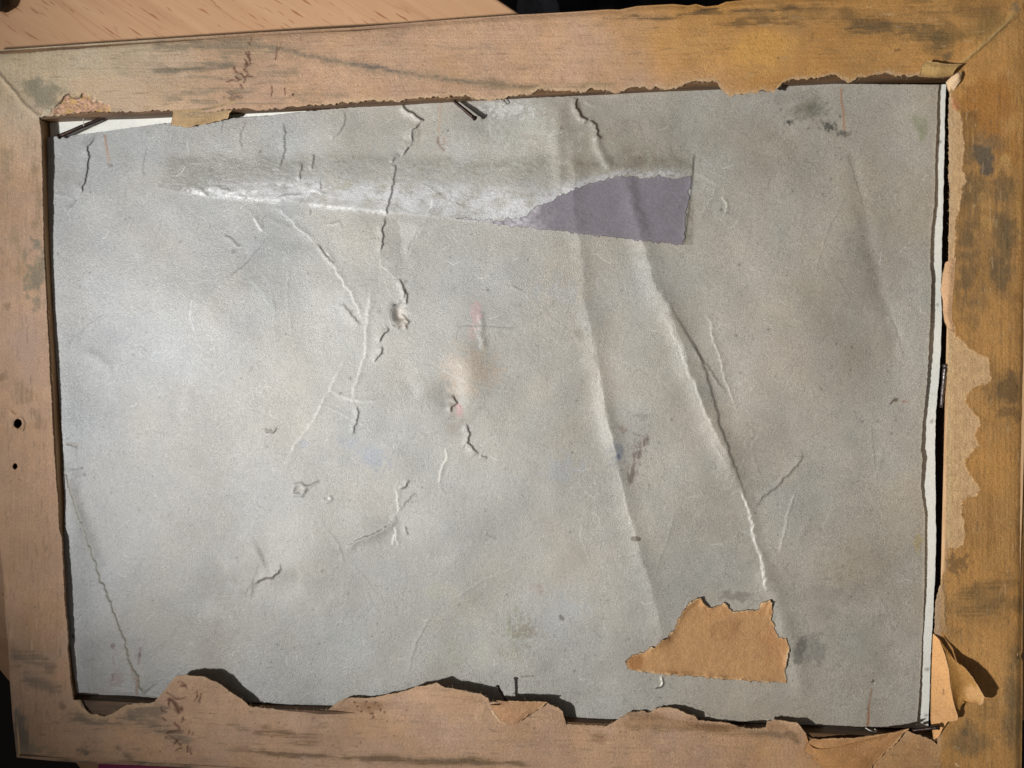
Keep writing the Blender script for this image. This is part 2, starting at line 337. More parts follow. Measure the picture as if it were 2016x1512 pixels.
b.lip([(1455, 950), (1475, 1010), (1482, 1050), (1497, 1100), (1507, 1140), (1509, 1172)], 0.50, wd=12, side=-1, rough=3.5)
b.line([(1455, 960), (1478, 1030), (1497, 1100), (1509, 1170)], 1.6, (232, 230, 224), .6, rough=3)
b.ridge([(1497, 1100), (1530, 1190), (1560, 1270), (1585, 1390)], 18, 0.45, 4)
b.lip([(1576, 880), (1580, 895), (1570, 918), (1545, 940), (1522, 965), (1500, 982), (1484, 1002)], 0.28, wd=9, side=1, dirt=0.35)
b.lip([(1383, 612), (1400, 640), (1402, 672), (1416, 700), (1424, 740), (1450, 806)], 0.16, wd=5, side=-1)
b.line([(1383, 612), (1400, 640), (1402, 672), (1416, 700), (1424, 740), (1450, 806)], 1.2, (226, 222, 210), .45)
b.lip([(1355, 665), (1385, 710), (1410, 745), (1432, 778)], 0.16, wd=6, side=1, dirt=0.3)
b.ridge([(1655, 270), (1670, 300), (1690, 380), (1715, 500), (1750, 620), (1780, 720)], 14, -0.28, 4)
b.lip([(1664, 290), (1690, 375), (1700, 420)], 0.16, wd=12, side=1)
b.lip([(1748, 610), (1765, 660), (1784, 715)], 0.15, wd=12, side=1)
b.ridge([(1100, 200), (1098, 290), (1105, 380)], 14, 0.35, 3)
b.ridge([(1235, 340), (1255, 420), (1262, 470)], 12, 0.3, 3)
b.ridge([(1565, 965), (1548, 1030), (1532, 1095)], 3, 0.10); b.line([(1565, 965), (1548, 1030), (1532, 1095)], 1.6, (214, 208, 198), .5)
b.ridge([(1598, 1010), (1570, 1075)], 6, 0.08); b.ridge([(1740, 880), (1727, 935)], 5, 0.10)
# cracks at upper left
K = b.lip
K([(190, 262), (185, 272), (172, 288), (173, 320), (168, 352), (163, 376), (152, 393)], 0.38, wd=9, dirt=0.7, rough=2.5)
K([(152, 393), (142, 405), (128, 415)], 0.16, wd=6, dirt=0.4)
K([(100, 382), (125, 388), (152, 396)], 0.10, wd=6, side=-1)
K([(558, 235), (563, 262), (560, 290), (558, 312), (550, 340)], 0.30, wd=10, dirt=0.30, rough=2)
K([(597, 320), (591, 345), (588, 358)], 0.22, wd=6, dirt=0.45); K([(618, 302), (616, 320), (614, 336)], 0.25, wd=6, dirt=0.45)
K([(632, 356), (633, 375)], 0.2, wd=5, dirt=0.3); K([(438, 232), (437, 265)], 0.1, wd=5, dirt=0.3)
K([(678, 216), (679, 240), (668, 262), (650, 278)], 0.18, wd=8, dirt=0.35); K([(485, 235), (472, 275), (478, 300)], 0.14, wd=8, dirt=0.25)
K([(288, 290), (282, 325), (284, 355)], 0.12, wd=7, dirt=0.3)
K([(790, 204), (796, 212), (815, 223), (826, 232), (834, 240)], 0.40, wd=8, side=1, dirt=0.85, rough=3, taper=.06)
K([(834, 240), (822, 248), (811, 258), (812, 275), (800, 296), (789, 314)], 0.55, wd=12, side=1, dirt=0.75, rough=3)
b.line([(812, 252), (808, 268), (812, 278), (802, 292)], 1.8, (225, 224, 218), .6); b.blob(822, 262, 11, 16, (120, 108, 98), .45)
K([(789, 306), (776, 312), (770, 322)], 0.25, wd=6, dirt=0.6)
K([(780, 324), (777, 345), (772, 372), (766, 400), (761, 425)], 0.26, wd=8, side=1, dirt=0.5, taper=.05)
K([(758, 424), (755, 446), (754, 470), (755, 480), (750, 500)], 0.30, wd=9, side=1, dirt=0.65, rough=2)
K([(748, 500), (748, 520), (768, 540), (785, 550)], 0.12, wd=6, side=-1)
K([(855, 383), (850, 405), (838, 425), (833, 442), (820, 462), (812, 480)], 0.22, wd=9, side=-1, dirt=0.15); K([(832, 440), (822, 455), (812, 475), (800, 505)], 0.15, wd=8, side=1, dirt=0.25)
b.line([(853, 388), (848, 408), (838, 425)], 1.5, (230, 230, 226), .5)
b.fill([(760, 428), (783, 432), (792, 480), (793, 540), (790, 550), (755, 500)], (140, 134, 126), .32, jit=5, js=20)
b.fill([(784, 432), (835, 445), (812, 480), (798, 520), (790, 500)], (205, 203, 196), .35, jit=6, js=20)
# the dented crescent
K([(786, 546), (793, 560), (797, 580), (797, 592)], 0.45, wd=8, side=1, dirt=0.6, rough=1.5); K([(798, 565), (802, 585), (799, 602)], 0.35, wd=5, side=1, dirt=0.5)
b.ridge([(785, 592), (782, 610), (786, 634)], 11, -0.85, 1, taper=0.2)
K([(790, 588), (774, 602), (768, 622), (772, 640), (786, 652)], 0.75, wd=12, side=-1, dirt=0.75, rough=2)
K([(786, 617), (796, 622), (806, 634), (799, 640), (800, 652)], 0.45, wd=6, side=1, dirt=0.5); b.fill([(782, 602), (796, 606), (806, 634), (798, 650), (780, 640)], (178, 162, 146), .5, jit=5)
K([(768, 646), (757, 656), (750, 668), (747, 676)], 0.35, wd=8, side=1, dirt=0.6); K([(752, 680), (752, 692), (744, 703), (736, 715)], 0.28, wd=7, side=1, dirt=0.45)
# pale crease net
for p, h in (([(538, 408), (562, 425), (585, 450), (606, 466), (622, 480)], .15), ([(626, 480), (645, 500), (656, 520), (660, 535), (690, 575), (702, 602), (714, 636)], .20),
             ([(728, 562), (726, 590), (722, 612), (718, 645), (718, 680), (716, 705), (705, 738), (694, 775), (693, 790), (700, 800)], .20),
             ([(682, 700), (668, 730), (648, 768), (625, 810), (604, 845), (585, 868), (556, 920)], .15), ([(646, 768), (665, 780), (693, 789), (712, 792), (740, 793)], .18)):
    K(p, h, wd=7, side=-1, rough=2.5); b.line(p, 2.4, (205, 204, 198), .38, grain=.9)
K([(622, 478), (636, 494), (652, 514), (660, 528)], 0.25, wd=6, side=1, dirt=.45); K([(672, 595), (692, 620), (712, 642)], 0.3, wd=12, side=1, dirt=.15)
K([(700, 796), (707, 812), (703, 832), (697, 840), (700, 858)], 0.22, wd=7, side=1, dirt=.4)
K([(500, 425), (545, 442), (580, 455), (610, 468)], 0.14, wd=8, side=-1, dirt=.3)
K([(498, 425), (505, 440), (516, 458)], 0.22, wd=5, side=-1); b.line([(498, 428), (505, 442), (516, 458)], 1.6, (230, 230, 228), .6)
K([(440, 460), (460, 475), (478, 488)], 0.15, wd=7, dirt=.3); K([(442, 556), (480, 522), (540, 455)], 0.12, wd=8, side=1, dirt=.25)
K([(488, 540), (510, 570), (530, 600), (545, 622)], 0.16, wd=12, side=-1, dirt=.25); b.line([(480, 535), (505, 565), (545, 620)], 6, (140, 148, 144), .4)
b.blob(545, 480, 52, 16, (140, 140, 136), .5, ang=12); b.blob(460, 494, 8, 7, (90, 90, 88), .6)
K([(640, 440), (668, 435), (675, 455)], .1, wd=5, dirt=.2); K([(610, 412), (612, 425)], .12, wd=4, dirt=.3)
# dark dimple, pink rub and the crack beside it
i = b.near([(890, 750)], 200)
b.H[i] += 0.9 * np.exp(-(((X[i] - 925) / 40) ** 2 + ((Y[i] - 720) / 55) ** 2)) - 0.9 * np.exp(-(((X[i] - 885) / 26) ** 2 + ((Y[i] - 775) / 38) ** 2))
b.blob(888, 768, 20, 48, (96, 78, 58), .72, rag=.7, soft=.9); b.blob(900, 830, 34, 44, (132, 114, 92), .4, rag=.9, soft=.9); b.blob(925, 730, 70, 55, (184, 160, 134), .42, rag=.7)
K([(889, 776), (895, 786), (901, 794), (890, 800), (887, 815)], 0.4, wd=8, side=1, dirt=.6); b.blob(906, 806, 9, 16, (186, 130, 132), .65, ang=-10, rag=.8); b.blob(892, 812, 12, 18, (128, 108, 96), .4)
K([(915, 830), (922, 845), (925, 858), (920, 872), (932, 884), (946, 897)], 0.5, wd=9, side=1, dirt=.6, rough=2.5); K([(946, 895), (960, 900)], 0.2, wd=5, dirt=.4)
b.ridge([(785, 725), (815, 780), (822, 810)], 12, -0.14, taper=.4); b.ridge([(795, 820), (830, 780), (855, 735)], 13, 0.14, taper=.4)
b.blob(937, 622, 11, 42, (188, 150, 150), .6, rag=.9, sc=9); b.ridge([(948, 610), (946, 655), (955, 690)], 6, .22); b.blob(930, 655, 10, 22, (190, 158, 150), .35, rag=.8)
b.line([(888, 641), (930, 642), (950, 642), (990, 645), (1022, 646)], 1.1, (112, 108, 100), .75, rough=.5)
# lower middle creases
for p in ([(876, 879), (879, 900), (870, 915), (865, 940), (864, 955)], [(778, 963), (782, 975), (784, 1000), (783, 1010)], [(777, 1035), (778, 1060), (784, 1075)], [(775, 1050), (772, 1075)]):
    K(p, .17, wd=6, side=-1); b.line(p, 1.4, (228, 224, 212), .6)
K([(864, 955), (868, 968), (878, 975)], .1, wd=4, side=-1); K([(783, 1010), (773, 1020), (768, 1032), (745, 1046), (720, 1056), (690, 1072), (674, 1080)], .30, wd=10, side=-1, dirt=.4)
K([(674, 1080), (640, 1090)], .12, wd=7, side=-1, dirt=.2); K([(808, 945), (798, 960), (785, 964)], .25, wd=6, side=1, dirt=.5); K([(822, 970), (808, 978), (790, 1000)], .15, wd=6, side=1, dirt=.3)
K([(796, 1035), (800, 1045), (803, 1055)], .15, wd=5, dirt=.4); K([(950, 1050), (965, 1055), (978, 1062)], .12, wd=5, side=-1, dirt=.3)
K([(1005, 562), (1030, 575)], .1, wd=4, dirt=.25); K([(740, 590), (716, 640)], .1, wd=6, side=1)
# bottom left crease and bulge
cr = [(124, 912), (132, 940), (138, 968), (150, 1010), (162, 1030), (172, 1068), (188, 1105), (200, 1148), (214, 1180), (222, 1205), (240, 1250), (250, 1285), (258, 1310), (272, 1338), (276, 1355), (288, 1370)]
K(cr, 0.36, wd=26, side=-1, rough=2.5, dirt=.75, taper=0.04, dc=(84, 82, 62)); b.line(cr, 3.5, (128, 126, 102), .35, rough=2.5)
b.ridge([(146, 930), (158, 985), (190, 1060), (215, 1130)], 16, -.35, 3)
K([(126, 873), (140, 876), (156, 882)], .15, wd=5, dirt=.4); b.line([(128, 872), (145, 873), (155, 880)], 3, (130, 112, 86), .7); b.line([(146, 880), (152, 900)], 1.5, (120, 110, 90), .5)
K([(498, 1150), (515, 1142), (532, 1138), (545, 1130), (558, 1121)], 0.75, wd=12, side=-1, rough=3, dirt=.35, taper=.2)
b.ridge([(490, 1150), (530, 1160), (600, 1145)], 24, -.4); b.ridge([(520, 1090), (440, 1130)], 30, .4)
b.ridge([(352, 765), (342, 845)], 16, -.14, taper=.45); b.ridge([(378, 745), (362, 835)], 14, .2, taper=.45); b.ridge([(225, 730), (170, 690)], 10, .2)
K([(115, 690), (150, 660), (195, 625), (205, 610)], .16, wd=12, side=1); K([(372, 590), (374, 630), (385, 660)], .1, wd=3, side=-1); b.line([(377, 588), (373, 620), (382, 655)], 1.2, (236, 238, 240), .5)
# small finger dents, tacks holes, rings
K([(517, 842), (524, 851), (538, 852), (547, 842)], .28, wd=4, side=-1, dirt=.5); K([(596, 957), (615, 952), (630, 944)], .2, wd=4, side=1, dirt=.45)
b.ridge([(576, 968), (580, 955), (592, 953), (602, 964), (594, 975), (578, 974)], 4, .30, 1, taper=0); b.blob(588, 965, 11, 9, (150, 138, 124), .4); b.blob(601, 966, 4, 5, (90, 84, 78), .6)
b.ridge([(637, 984), (644, 988), (652, 984), (650, 979)], 3, .22, 1, taper=0); b.line([(640, 984), (652, 980)], 1.4, (240, 236, 230), .7)
b.blob(1251, 1061, 12, 5.5, (92, 78, 62), .9, rag=.4, soft=.25); b.line([(1246, 1061), (1258, 1060)], 1.6, (130, 118, 104), .7)
b.line([(1022, 1332), (1045, 1331)], 1.6, (106, 102, 92), .7); b.blob(1049, 1331, 5, 4, (70, 66, 60), .8, rag=.6)
K([(1303, 1329), (1306, 1341), (1305, 1350), (1298, 1354), (1285, 1353)], .35, wd=3, side=1, dirt=.7); b.line([(1300, 1331), (1303, 1345), (1298, 1352)], 1.5, (236, 230, 215), .8)
K([(1715, 1338), (1722, 1342)], .3, wd=4, dirt=.6); b.blob(1716, 1342, 5, 4, (56, 48, 42), .9, rag=.3); b.blob(1722, 1345, 3, 3, (232, 226, 214), .8)
b.line([(1715, 1352), (1711, 1388), (1708, 1432)], 2.0, (150, 96, 56), .85, taper=.05); b.line([(1709, 1400), (1707, 1432)], 3, (150, 92, 50), .4)
# rust of old tacks
b.line([(204, 262), (208, 282), (213, 308), (216, 322)], 2.0, (176, 132, 88), .75); b.line([(206, 264), (212, 300)], 1.3, (120, 74, 44), .6); b.blob(217, 326, 7, 5, (120, 104, 92), .7, rag=.8)
b.line([(867, 205), (866, 240), (864, 268)], 2.6, (176, 140, 112), .5); b.line([(863, 268), (863, 282), (868, 290), (876, 298)], 2.4, (110, 62, 36), .85); b.line([(868, 270), (876, 274), (876, 282), (866, 286)], 1.4, (158, 112, 80), .7)
b.line([(1656, 168), (1657, 200), (1661, 235), (1664, 262)], 1.8, (176, 118, 72), .8); b.blob(1666, 264, 14, 5, (120, 108, 96), .55, rag=.9)
b.line([(1752, 797), (1757, 790), (1764, 786)], 2, (88, 66, 48), .9); b.blob(1764, 787, 5, 5, (98, 84, 50), .8, rag=.6); b.line([(1775, 791), (1789, 792)], 2, (160, 100, 76), .6)
# mould and stains
b.blob(1592, 215, 44, 26, (142, 138, 120), .55, rag=1.0, sc=20); b.blob(1597, 216, 16, 14, (78, 80, 66), .5, rag=1.4, sc=7, seed=4); b.blob(1580, 222, 24, 14, (124, 118, 98), .4, rag=1.3, sc=9)
b.blob(1605, 240, 20, 12, (160, 140, 130), .3, rag=1.2, sc=9); b.blob(1632, 248, 14, 8, (62, 60, 54), .75, rag=1.7, sc=5); b.blob(1552, 240, 5, 4, (52, 50, 48), .8); b.blob(1663, 262, 9, 5, (92, 88, 80), .6, rag=1.4, sc=5)
b.blob(1560, 190, 60, 14, (140, 132, 120), .35, rag=1.2, sc=18); b.blob(1812, 245, 13, 30, (138, 142, 108), .6, ang=-14, rag=1.1, sc=12)
b.blob(1600, 1270, 40, 30, (134, 130, 122), .6, ang=30, rag=1.0, sc=18); b.blob(1575, 1280, 16, 30, (104, 100, 92), .6, rag=.9, sc=14); b.blob(1640, 1170, 60, 24, (146, 138, 130), .4, rag=1.2, sc=14); b.blob(1450, 1175, 40, 12, (122, 112, 104), .6, rag=.8, ang=5, sc=10)
b.blob(1720, 1290, 60, 90, (152, 146, 132), .4, rag=1.0, sc=30)
b.blob(742, 908, 24, 22, (140, 147, 162), .55, rag=1.0, ang=25, sc=12); b.blob(718, 885, 40, 16, (150, 156, 170), .4, rag=1.2, ang=20, sc=16); b.blob(680, 905, 16, 16, (140, 144, 140), .4, rag=1.1); b.blob(598, 873, 12, 10, (138, 146, 166), .4, rag=1.2)
b.blob(1217, 893, 12, 22, (128, 134, 148), .55, rag=1.0, sc=9); b.blob(1218, 898, 5, 7, (80, 92, 120), .6)
b.streak([(1272, 845), (1268, 870), (1256, 890), (1246, 912), (1240, 940), (1238, 965)], 10, (98, 84, 74), .8, 'y', 6, 4, 9); b.blob(1226, 846, 10, 7, (140, 122, 108), .6, rag=1.4, sc=6); b.blob(1264, 818, 20, 6, (136, 128, 116), .5, rag=1.5, sc=7)
b.blob(1138, 658, 12, 14, (118, 108, 90), .5, rag=.8); b.streak([(1035, 1155), (1055, 1158), (1072, 1170)], 9, (140, 112, 92), .6, 'x', 7, 4, 9)
b.blob(1027, 1242, 34, 40, (150, 150, 124), .6, rag=1.2, sc=13, h=.05); b.blob(1035, 1245, 22, 28, (132, 118, 104), .5, rag=1.5, sc=7); b.blob(1010, 1290, 50, 20, (160, 150, 132), .35, rag=1.2)
b.blob(895, 1280, 60, 30, (170, 172, 152), .35, rag=1.2, sc=22); b.blob(860, 1160, 40, 25, (184, 178, 156), .3, rag=1.2, sc=22); b.blob(920, 1200, 60, 40, (180, 174, 152), .25, rag=1.1)
b.blob(1100, 1210, 60, 50, (163, 166, 172), .3, rag=1.2, sc=24); b.blob(1100, 560, 50, 40, (168, 172, 180), .3, rag=1.2, sc=24); b.blob(1105, 920, 50, 25, (160, 164, 176), .35, rag=1.2)
b.blob(1106, 1216, 5, 8, (92, 88, 78), .8, ang=-30, rag=.7)
b.blob(235, 1336, 26, 14, (142, 112, 108), .55, rag=1.2, sc=9); b.blob(222, 1270, 5, 6, (100, 70, 64), .8, rag=.9); b.line([(223, 1290), (224, 1310)], 1.6, (120, 96, 92), .5); b.line([(223, 1325), (222, 1342)], 2, (98, 70, 66), .7)
b.line([(276, 1272), (275, 1290), (272, 1310)], 2.2, (120, 82, 76), .7); b.blob(275, 1290, 4, 6, (86, 58, 54), .8); b.line([(268, 1330), (270, 1350), (268, 1370)], 3, (132, 92, 58), .8)
b.line([(258, 1312), (264, 1340)], 3, (138, 100, 80), .4); b.blob(144, 1253, 4, 5, (60, 56, 52), .85); b.blob(162, 921, 4, 3, (90, 88, 84), .8)
b.blob(1180, 610, 60, 40, (164, 164, 160), .3, rag=1.2, sc=24); b.blob(1520, 700, 90, 60, (182, 168, 154), .3, rag=1.0, sc=40); b.blob(1700, 560, 90, 50, (158, 152, 138), .35, rag=1.2, sc=40)
b.blob(1808, 1065, 10, 26, (170, 152, 104), .6, rag=1.0); b.blob(1030, 250, 70, 40, (190, 190, 180), .35, rag=1.5, sc=9); b.blob(1000, 215, 60, 14, (212, 212, 208), .5, rag=1.6, sc=6)
b.blob(1180, 290, 120, 40, (152, 150, 132), .45, rag=1.3, sc=18); b.blob(690, 360, 14, 10, (158, 150, 112), .5, rag=1.2)
b.blob(310, 300, 14, 20, (150, 152, 150), .4, rag=1.2); b.blob(780, 330, 200, 40, (152, 154, 150), .3, rag=1.3, sc=18)
K([(1137, 194), (1134, 206), (1140, 218), (1146, 230), (1158, 236)], .75, wd=9, side=1, dirt=.85, rough=2.5, dc=(56, 48, 38), taper=.03); K([(1158, 234), (1170, 242), (1178, 256), (1180, 268), (1184, 276)], .6, wd=10, side=1, dirt=.8, rough=2.5, dc=(64, 58, 46))
b.line([(1138, 198), (1141, 222), (1150, 234)], 4, (96, 84, 68), .7); b.ridge([(1172, 262), (1184, 300), (1205, 335)], 9, .4); K([(1150, 200), (1160, 206), (1175, 212)], .2, wd=6, side=-1)
K([(1365, 350), (1345, 380), (1330, 420)], .1, wd=6, side=-1); K([(1420, 385), (1430, 400), (1428, 420), (1418, 432)], .18, wd=4, side=-1); b.line([(1420, 386), (1430, 402), (1427, 422)], 1.3, (222, 222, 206), .6)
K([(1412, 362), (1395, 395), (1375, 440)], .14, wd=6, side=-1); K([(1365, 340), (1390, 352), (1415, 365)], .12, wd=6, side=-1)
b.lip([(1367, 300), (1364, 345), (1358, 400), (1347, 483)], .06, wd=8, side=1, dirt=.5, rough=.3, taper=.05)
for _ in range(900):
    x = random.uniform(110, 1840); y = random.uniform(240, 1400); r = random.choice((.9, 1.1, 1.3, 1.3, 2.0) if random.random() < .96 else (2.6, 3.2))
    g = random.choice(((60, 56, 50), (90, 84, 74), (70, 60, 50)))
    i = b.near([(x, y)], 6); m = np.exp(-((X[i] - x) ** 2 + (Y[i] - y) ** 2) / (r * r)) * random.uniform(.3, .85)
    b.C[i] = b.C[i] * (1 - m[:, None]) + lin(*g) * m[:, None]
for _ in range(420):   # stray fibres
    x = random.uniform(110, 1840); y = random.uniform(240, 1400); a = random.uniform(0, 6.28); L_ = random.uniform(5, 16); k = random.uniform(-.5, .5)
    b.line([(x, y), (x + L_ * math.cos(a), y + L_ * math.sin(a)), (x + 1.7 * L_ * math.cos(a + k), y + 1.7 * L_ * math.sin(a + k))], 0.9,
           random.choice(((226, 226, 220), (96, 90, 82), (110, 104, 96))), random.uniform(.2, .5), rough=0, taper=0)
for _ in range(46):
    x = random.uniform(140, 1800); y = random.uniform(260, 1380); a = random.gauss(1.2, .9); L_ = random.uniform(25, 110); k = random.uniform(-.25, .25)
    p = [(x, y), (x + L_ * math.cos(a), y + L_ * math.sin(a)), (x + 2 * L_ * math.cos(a + k), y + 2 * L_ * math.sin(a + k))]
    b.lip(p, random.uniform(.04, .10), wd=4, side=random.choice((1, -1)), rough=1.5, taper=.3); b.line(p, 1.1, random.choice(((206, 206, 200), (118, 114, 106))), random.uniform(.08, .25), rough=1.5, grain=1.2, taper=.3)
b.H += 1.3 * np.exp(-(np.abs(X - np.interp(Y, [p[1] for p in bL], [p[0] for p in bL])) / 45) ** 2)
b.H += .25 * np.exp(-(np.abs(X - np.interp(Y, [p[1] for p in bR], [p[0] for p in bR])) / 40) ** 2) * ss(200, 330, Y)
# edges of the card droop and fray a little
eR = np.abs(X - np.interp(Y, [p[1] for p in bR], [p[0] for p in bR]))
m = np.exp(-(eR / 5) ** 2); b.C = b.C * (1 - .35 * m[:, None]) + lin(205, 196, 178) * .35 * m[:, None]
board = empty('backing_board', W(970, 800, ZB))
tag(board, 'stained and creased grey cardboard backing sheet filling the back of the frame', 'cardboard')
PB = W(X, Y, ZB + b.H).reshape(*b.shape, 3)
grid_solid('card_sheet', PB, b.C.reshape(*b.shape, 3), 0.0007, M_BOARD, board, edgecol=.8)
# height of the board under any photo position, for the things glued onto it
_us = BX[:, 0]; HB = b.H.reshape(b.shape)
def board_h(px, py):
    u = (px - 93) / 1756.0; v = (py - (270 - (px - 93) * 0.0587)) / (1093 + (px - 93) * 0.0989)
    iu = np.clip((u * (b.shape[0] - 1)), 0, b.shape[0] - 1).astype(int); iv = np.clip(v * (b.shape[1] - 1), 0, b.shape[1] - 1).astype(int)
    for _ in range(6):
        gx = BX[iu, iv]; gy = BY[iu, iv]
        iu = np.clip(iu + np.round((px - gx) / STEP), 0, b.shape[0] - 1).astype(int); iv = np.clip(iv + np.round((py - gy) / STEP), 0, b.shape[1] - 1).astype(int)
    return HB[iu, iv]
def patch(name, pts, col, mat, parent, lift=0.12, jit=3, paint=None, step=1.5, seed=5, js=7, rimw=.5, rimc=(214, 184, 146), curl=.5):
    """thin scrap glued to the board: cells of a fine grid inside a ragged outline, with a rim of its own"""
    p = np.array(pts, float); xs = np.arange(p[:, 0].min() - 6, p[:, 0].max() + 6, step); ys = np.arange(p[:, 1].min() - 6, p[:, 1].max() + 6, step)
    GX, GY = np.meshgrid(xs, ys, indexing='ij'); f = Field(GX, GY, lin(*col))
    f.C *= 1 + (.10 * fbm(f.X, f.Y, 40, seed=seed) + .10 * fbm(f.X, f.Y, 6, seed=seed + 3))[:, None]
    if paint: paint(f)
    ins = np.zeros(f.X.size, bool); ins[f.poly(pts, jit, seed, js)] = True; ins = ins.reshape(GX.shape)
    cell = ins[:-1, :-1] & ins[1:, :-1] & ins[1:, 1:] & ins[:-1, 1:]
    i, D, S, T = f.dist(list(pts) + [pts[0]], 30, 0)
    m = rimw * np.exp(-(D / 3.2) ** 2) * np.clip(1 + 1.6 * fbm(f.X[i], f.Y[i], 12, seed=seed + 7), 0, 2); m = np.clip(m, 0, 1)
    f.C[i] = f.C[i] * (1 - m[:, None]) + lin(*rimc) * m[:, None]
    f.H[i] += curl * np.exp(-(D / 9) ** 2) * np.clip(fbm(f.X[i], f.Y[i], 45, seed=seed + 8) + .15, 0, 1) * 2; f.H += curl * .16 * fbm(f.X, f.Y, 16, seed=seed + 11)
    base = board_h(f.X, f.Y).reshape(GX.shape); Z = ZB + base + lift + f.H.reshape(GX.shape)
    # soften the stair steps of the outline by sinking the outermost ring slightly
    n = GX.size; idx = np.arange(n).reshape(GX.shape); c = np.argwhere(cell); a, d = c[:, 0], c[:, 1]
    Q = np.stack([idx[a, d], idx[a, d + 1], idx[a + 1, d + 1], idx[a + 1, d]], -1)[:, ::1]
    V = W(GX.ravel(), GY.ravel(), Z.ravel()); Vb = W(GX.ravel(), GY.ravel(), (ZB + base - .05).ravel())
    pad = np.pad(cell, 1); S = []
    for da, dd, e in ((-1, 0, (0, 1)), (1, 0, (3, 2)), (0, -1, (0, 3)), (0, 1, (1, 2))):
        out = cell & ~pad[1 + da:pad.shape[0] - 1 + da, 1 + dd:pad.shape[1] - 1 + dd]
        k = np.argwhere(out); 
        if len(k) == 0: continue
        corners = np.stack([idx[k[:, 0], k[:, 1]], idx[k[:, 0], k[:, 1] + 1], idx[k[:, 0] + 1, k[:, 1] + 1], idx[k[:, 0] + 1, k[:, 1]]], -1)
        p0, p1 = corners[:, e[0]], corners[:, e[1]]; S.append(np.stack([p0, p1, p1 + n, p0 + n], -1))
    V = np.concatenate([V, Vb]); C = np.concatenate([f.C, f.C * .8]); Q = np.concatenate([Q] + S)
    used, inv = np.unique(Q, return_inverse=True); Q = inv.reshape(Q.shape)
    return link(name, raw_mesh(name, V[used], Q, C[used]), mat, parent)
def mauve(f):
    i = f.near([(1000, 440)], 80); m = ss(1095, 1000, f.X + 26 * fbm(f.X, f.Y, 16, seed=9)) * .75
    m = np.clip(m * (1 + 1.8 * fbm(f.X, f.Y, 6, seed=10)), 0, 1); f.C = f.C * (1 - m[:, None]) + lin(190, 186, 190) * m[:, None]
    f.C *= 1 - .10 * np.exp(-((f.X - 1248) / 8) ** 2)[:, None]
o = patch('label_remnant', [(884, 431), (938, 437), (1000, 446), (1120, 458), (1345, 484), (1353, 415), (1362, 346), (1325, 352), (1300, 345), (1268, 352), (1240, 347), (1215, 347), (1180, 356), (1150, 364), (1125, 374), (1098, 386), (1075, 402), (1052, 404), (1040, 420), (1022, 430), (1000, 428), (985, 434), (962, 430), (940, 433), (915, 428)],
          (130, 123, 130), M_LABEL, board,   .07, jit=5.0, js=9, paint=mauve, rimw=.18, rimc=(176, 170, 176), curl=.05)
o['label'] = 'mauve strip of old label paper left on the grey board'
def brownp(f):
    f.blob(1440, 1200, 120, 26, (196, 146, 96), .5, rag=.8, sc=20); f.blob(1530, 1260, 30, 60, (190, 136, 88), .5, rag=.8)
    f.blob(1250, 1303, 20, 16, (158, 102, 46), .6); f.blob(1425, 1240, 40, 20, (150, 104, 60), .35, ang=-20, rag=.8)
    f.line([(1530, 1270), (1548, 1300)], 2, (220, 176, 130), .4)
o = patch('paper_scrap', [(1234, 1320), (1232, 1300), (1240, 1290), (1262, 1284), (1290, 1270), (1310, 1257), (1325, 1240), (1334, 1218), (1345, 1198), (1362, 1183), (1372, 1177), (1382, 1177), (1390, 1190), (1400, 1195), (1425, 1187), (1436, 1194), (1444, 1204), (1470, 1200),
                          (1492, 1198), (1500, 1186), (1512, 1180), (1520, 1184), (1523, 1205), (1520, 1220), (1528, 1238), (1532, 1252), (1548, 1256), (1556, 1275), (1550, 1300), (1546, 1322), (1550, 1346), (1470, 1342), (1380, 1334), (1300, 1328)],
          (194, 148, 100), M_KRAFT, board, .26, jit=4.5, paint=brownp, rimw=.75, curl=.9)
o['label'] = 'torn scrap of brown kraft paper glued low on the grey board'

# ================================================================== white sheet below the board
wR = [(1863, 166), (1861, 200), (1857, 397), (1855, 459), (1853, 560), (1854, 618), (1852, 697), (1846, 777), (1842, 816), (1841, 882), (1842, 1000), (1843, 1067), (1840, 1147), (1838, 1191), (1834, 1260), (1831, 1324), (1830, 1376), (1827, 1434)]
WX, WY = coons([(98, 236), (600, 207), (1100, 184), (1863, 166)], [(151, 1366), (700, 1396), (1400, 1426), (1827, 1434)], [(98, 236), (104, 400), (118, 700), (135, 1000), (151, 1366)], wR, 500, 420, rag=1.0, seed=9)
f = Field(WX, WY, lin(236, 236, 228)); f.C *= 1 + (.05 * fbm(f.X, f.Y, 50, seed=1) + .05 * fbm(f.X, f.Y, 6, seed=2))[:, None]
for (x, y) in ((1826, 1318), (1824, 1408), (1850, 279), (1845, 600), (1835, 830)): f.blob(x, y, 4, 4, (130, 126, 116), .6, rag=1)
f.line([(1829, 776), (1846, 776)], 1.2, (150, 146, 136), .6)
f.H -= 5.2 + np.maximum(0, ss(200, 300, f.X) * ss(1790, 1700, f.X)) * .9
o = grid_solid('mount_sheet', W(f.X, f.Y, f.H).reshape(*f.shape, 3), f.C.reshape(*f.shape, 3), .0012, M_WHITE)
tag(o, 'white sheet of mount card showing as a narrow rim under the grey board', 'mount')

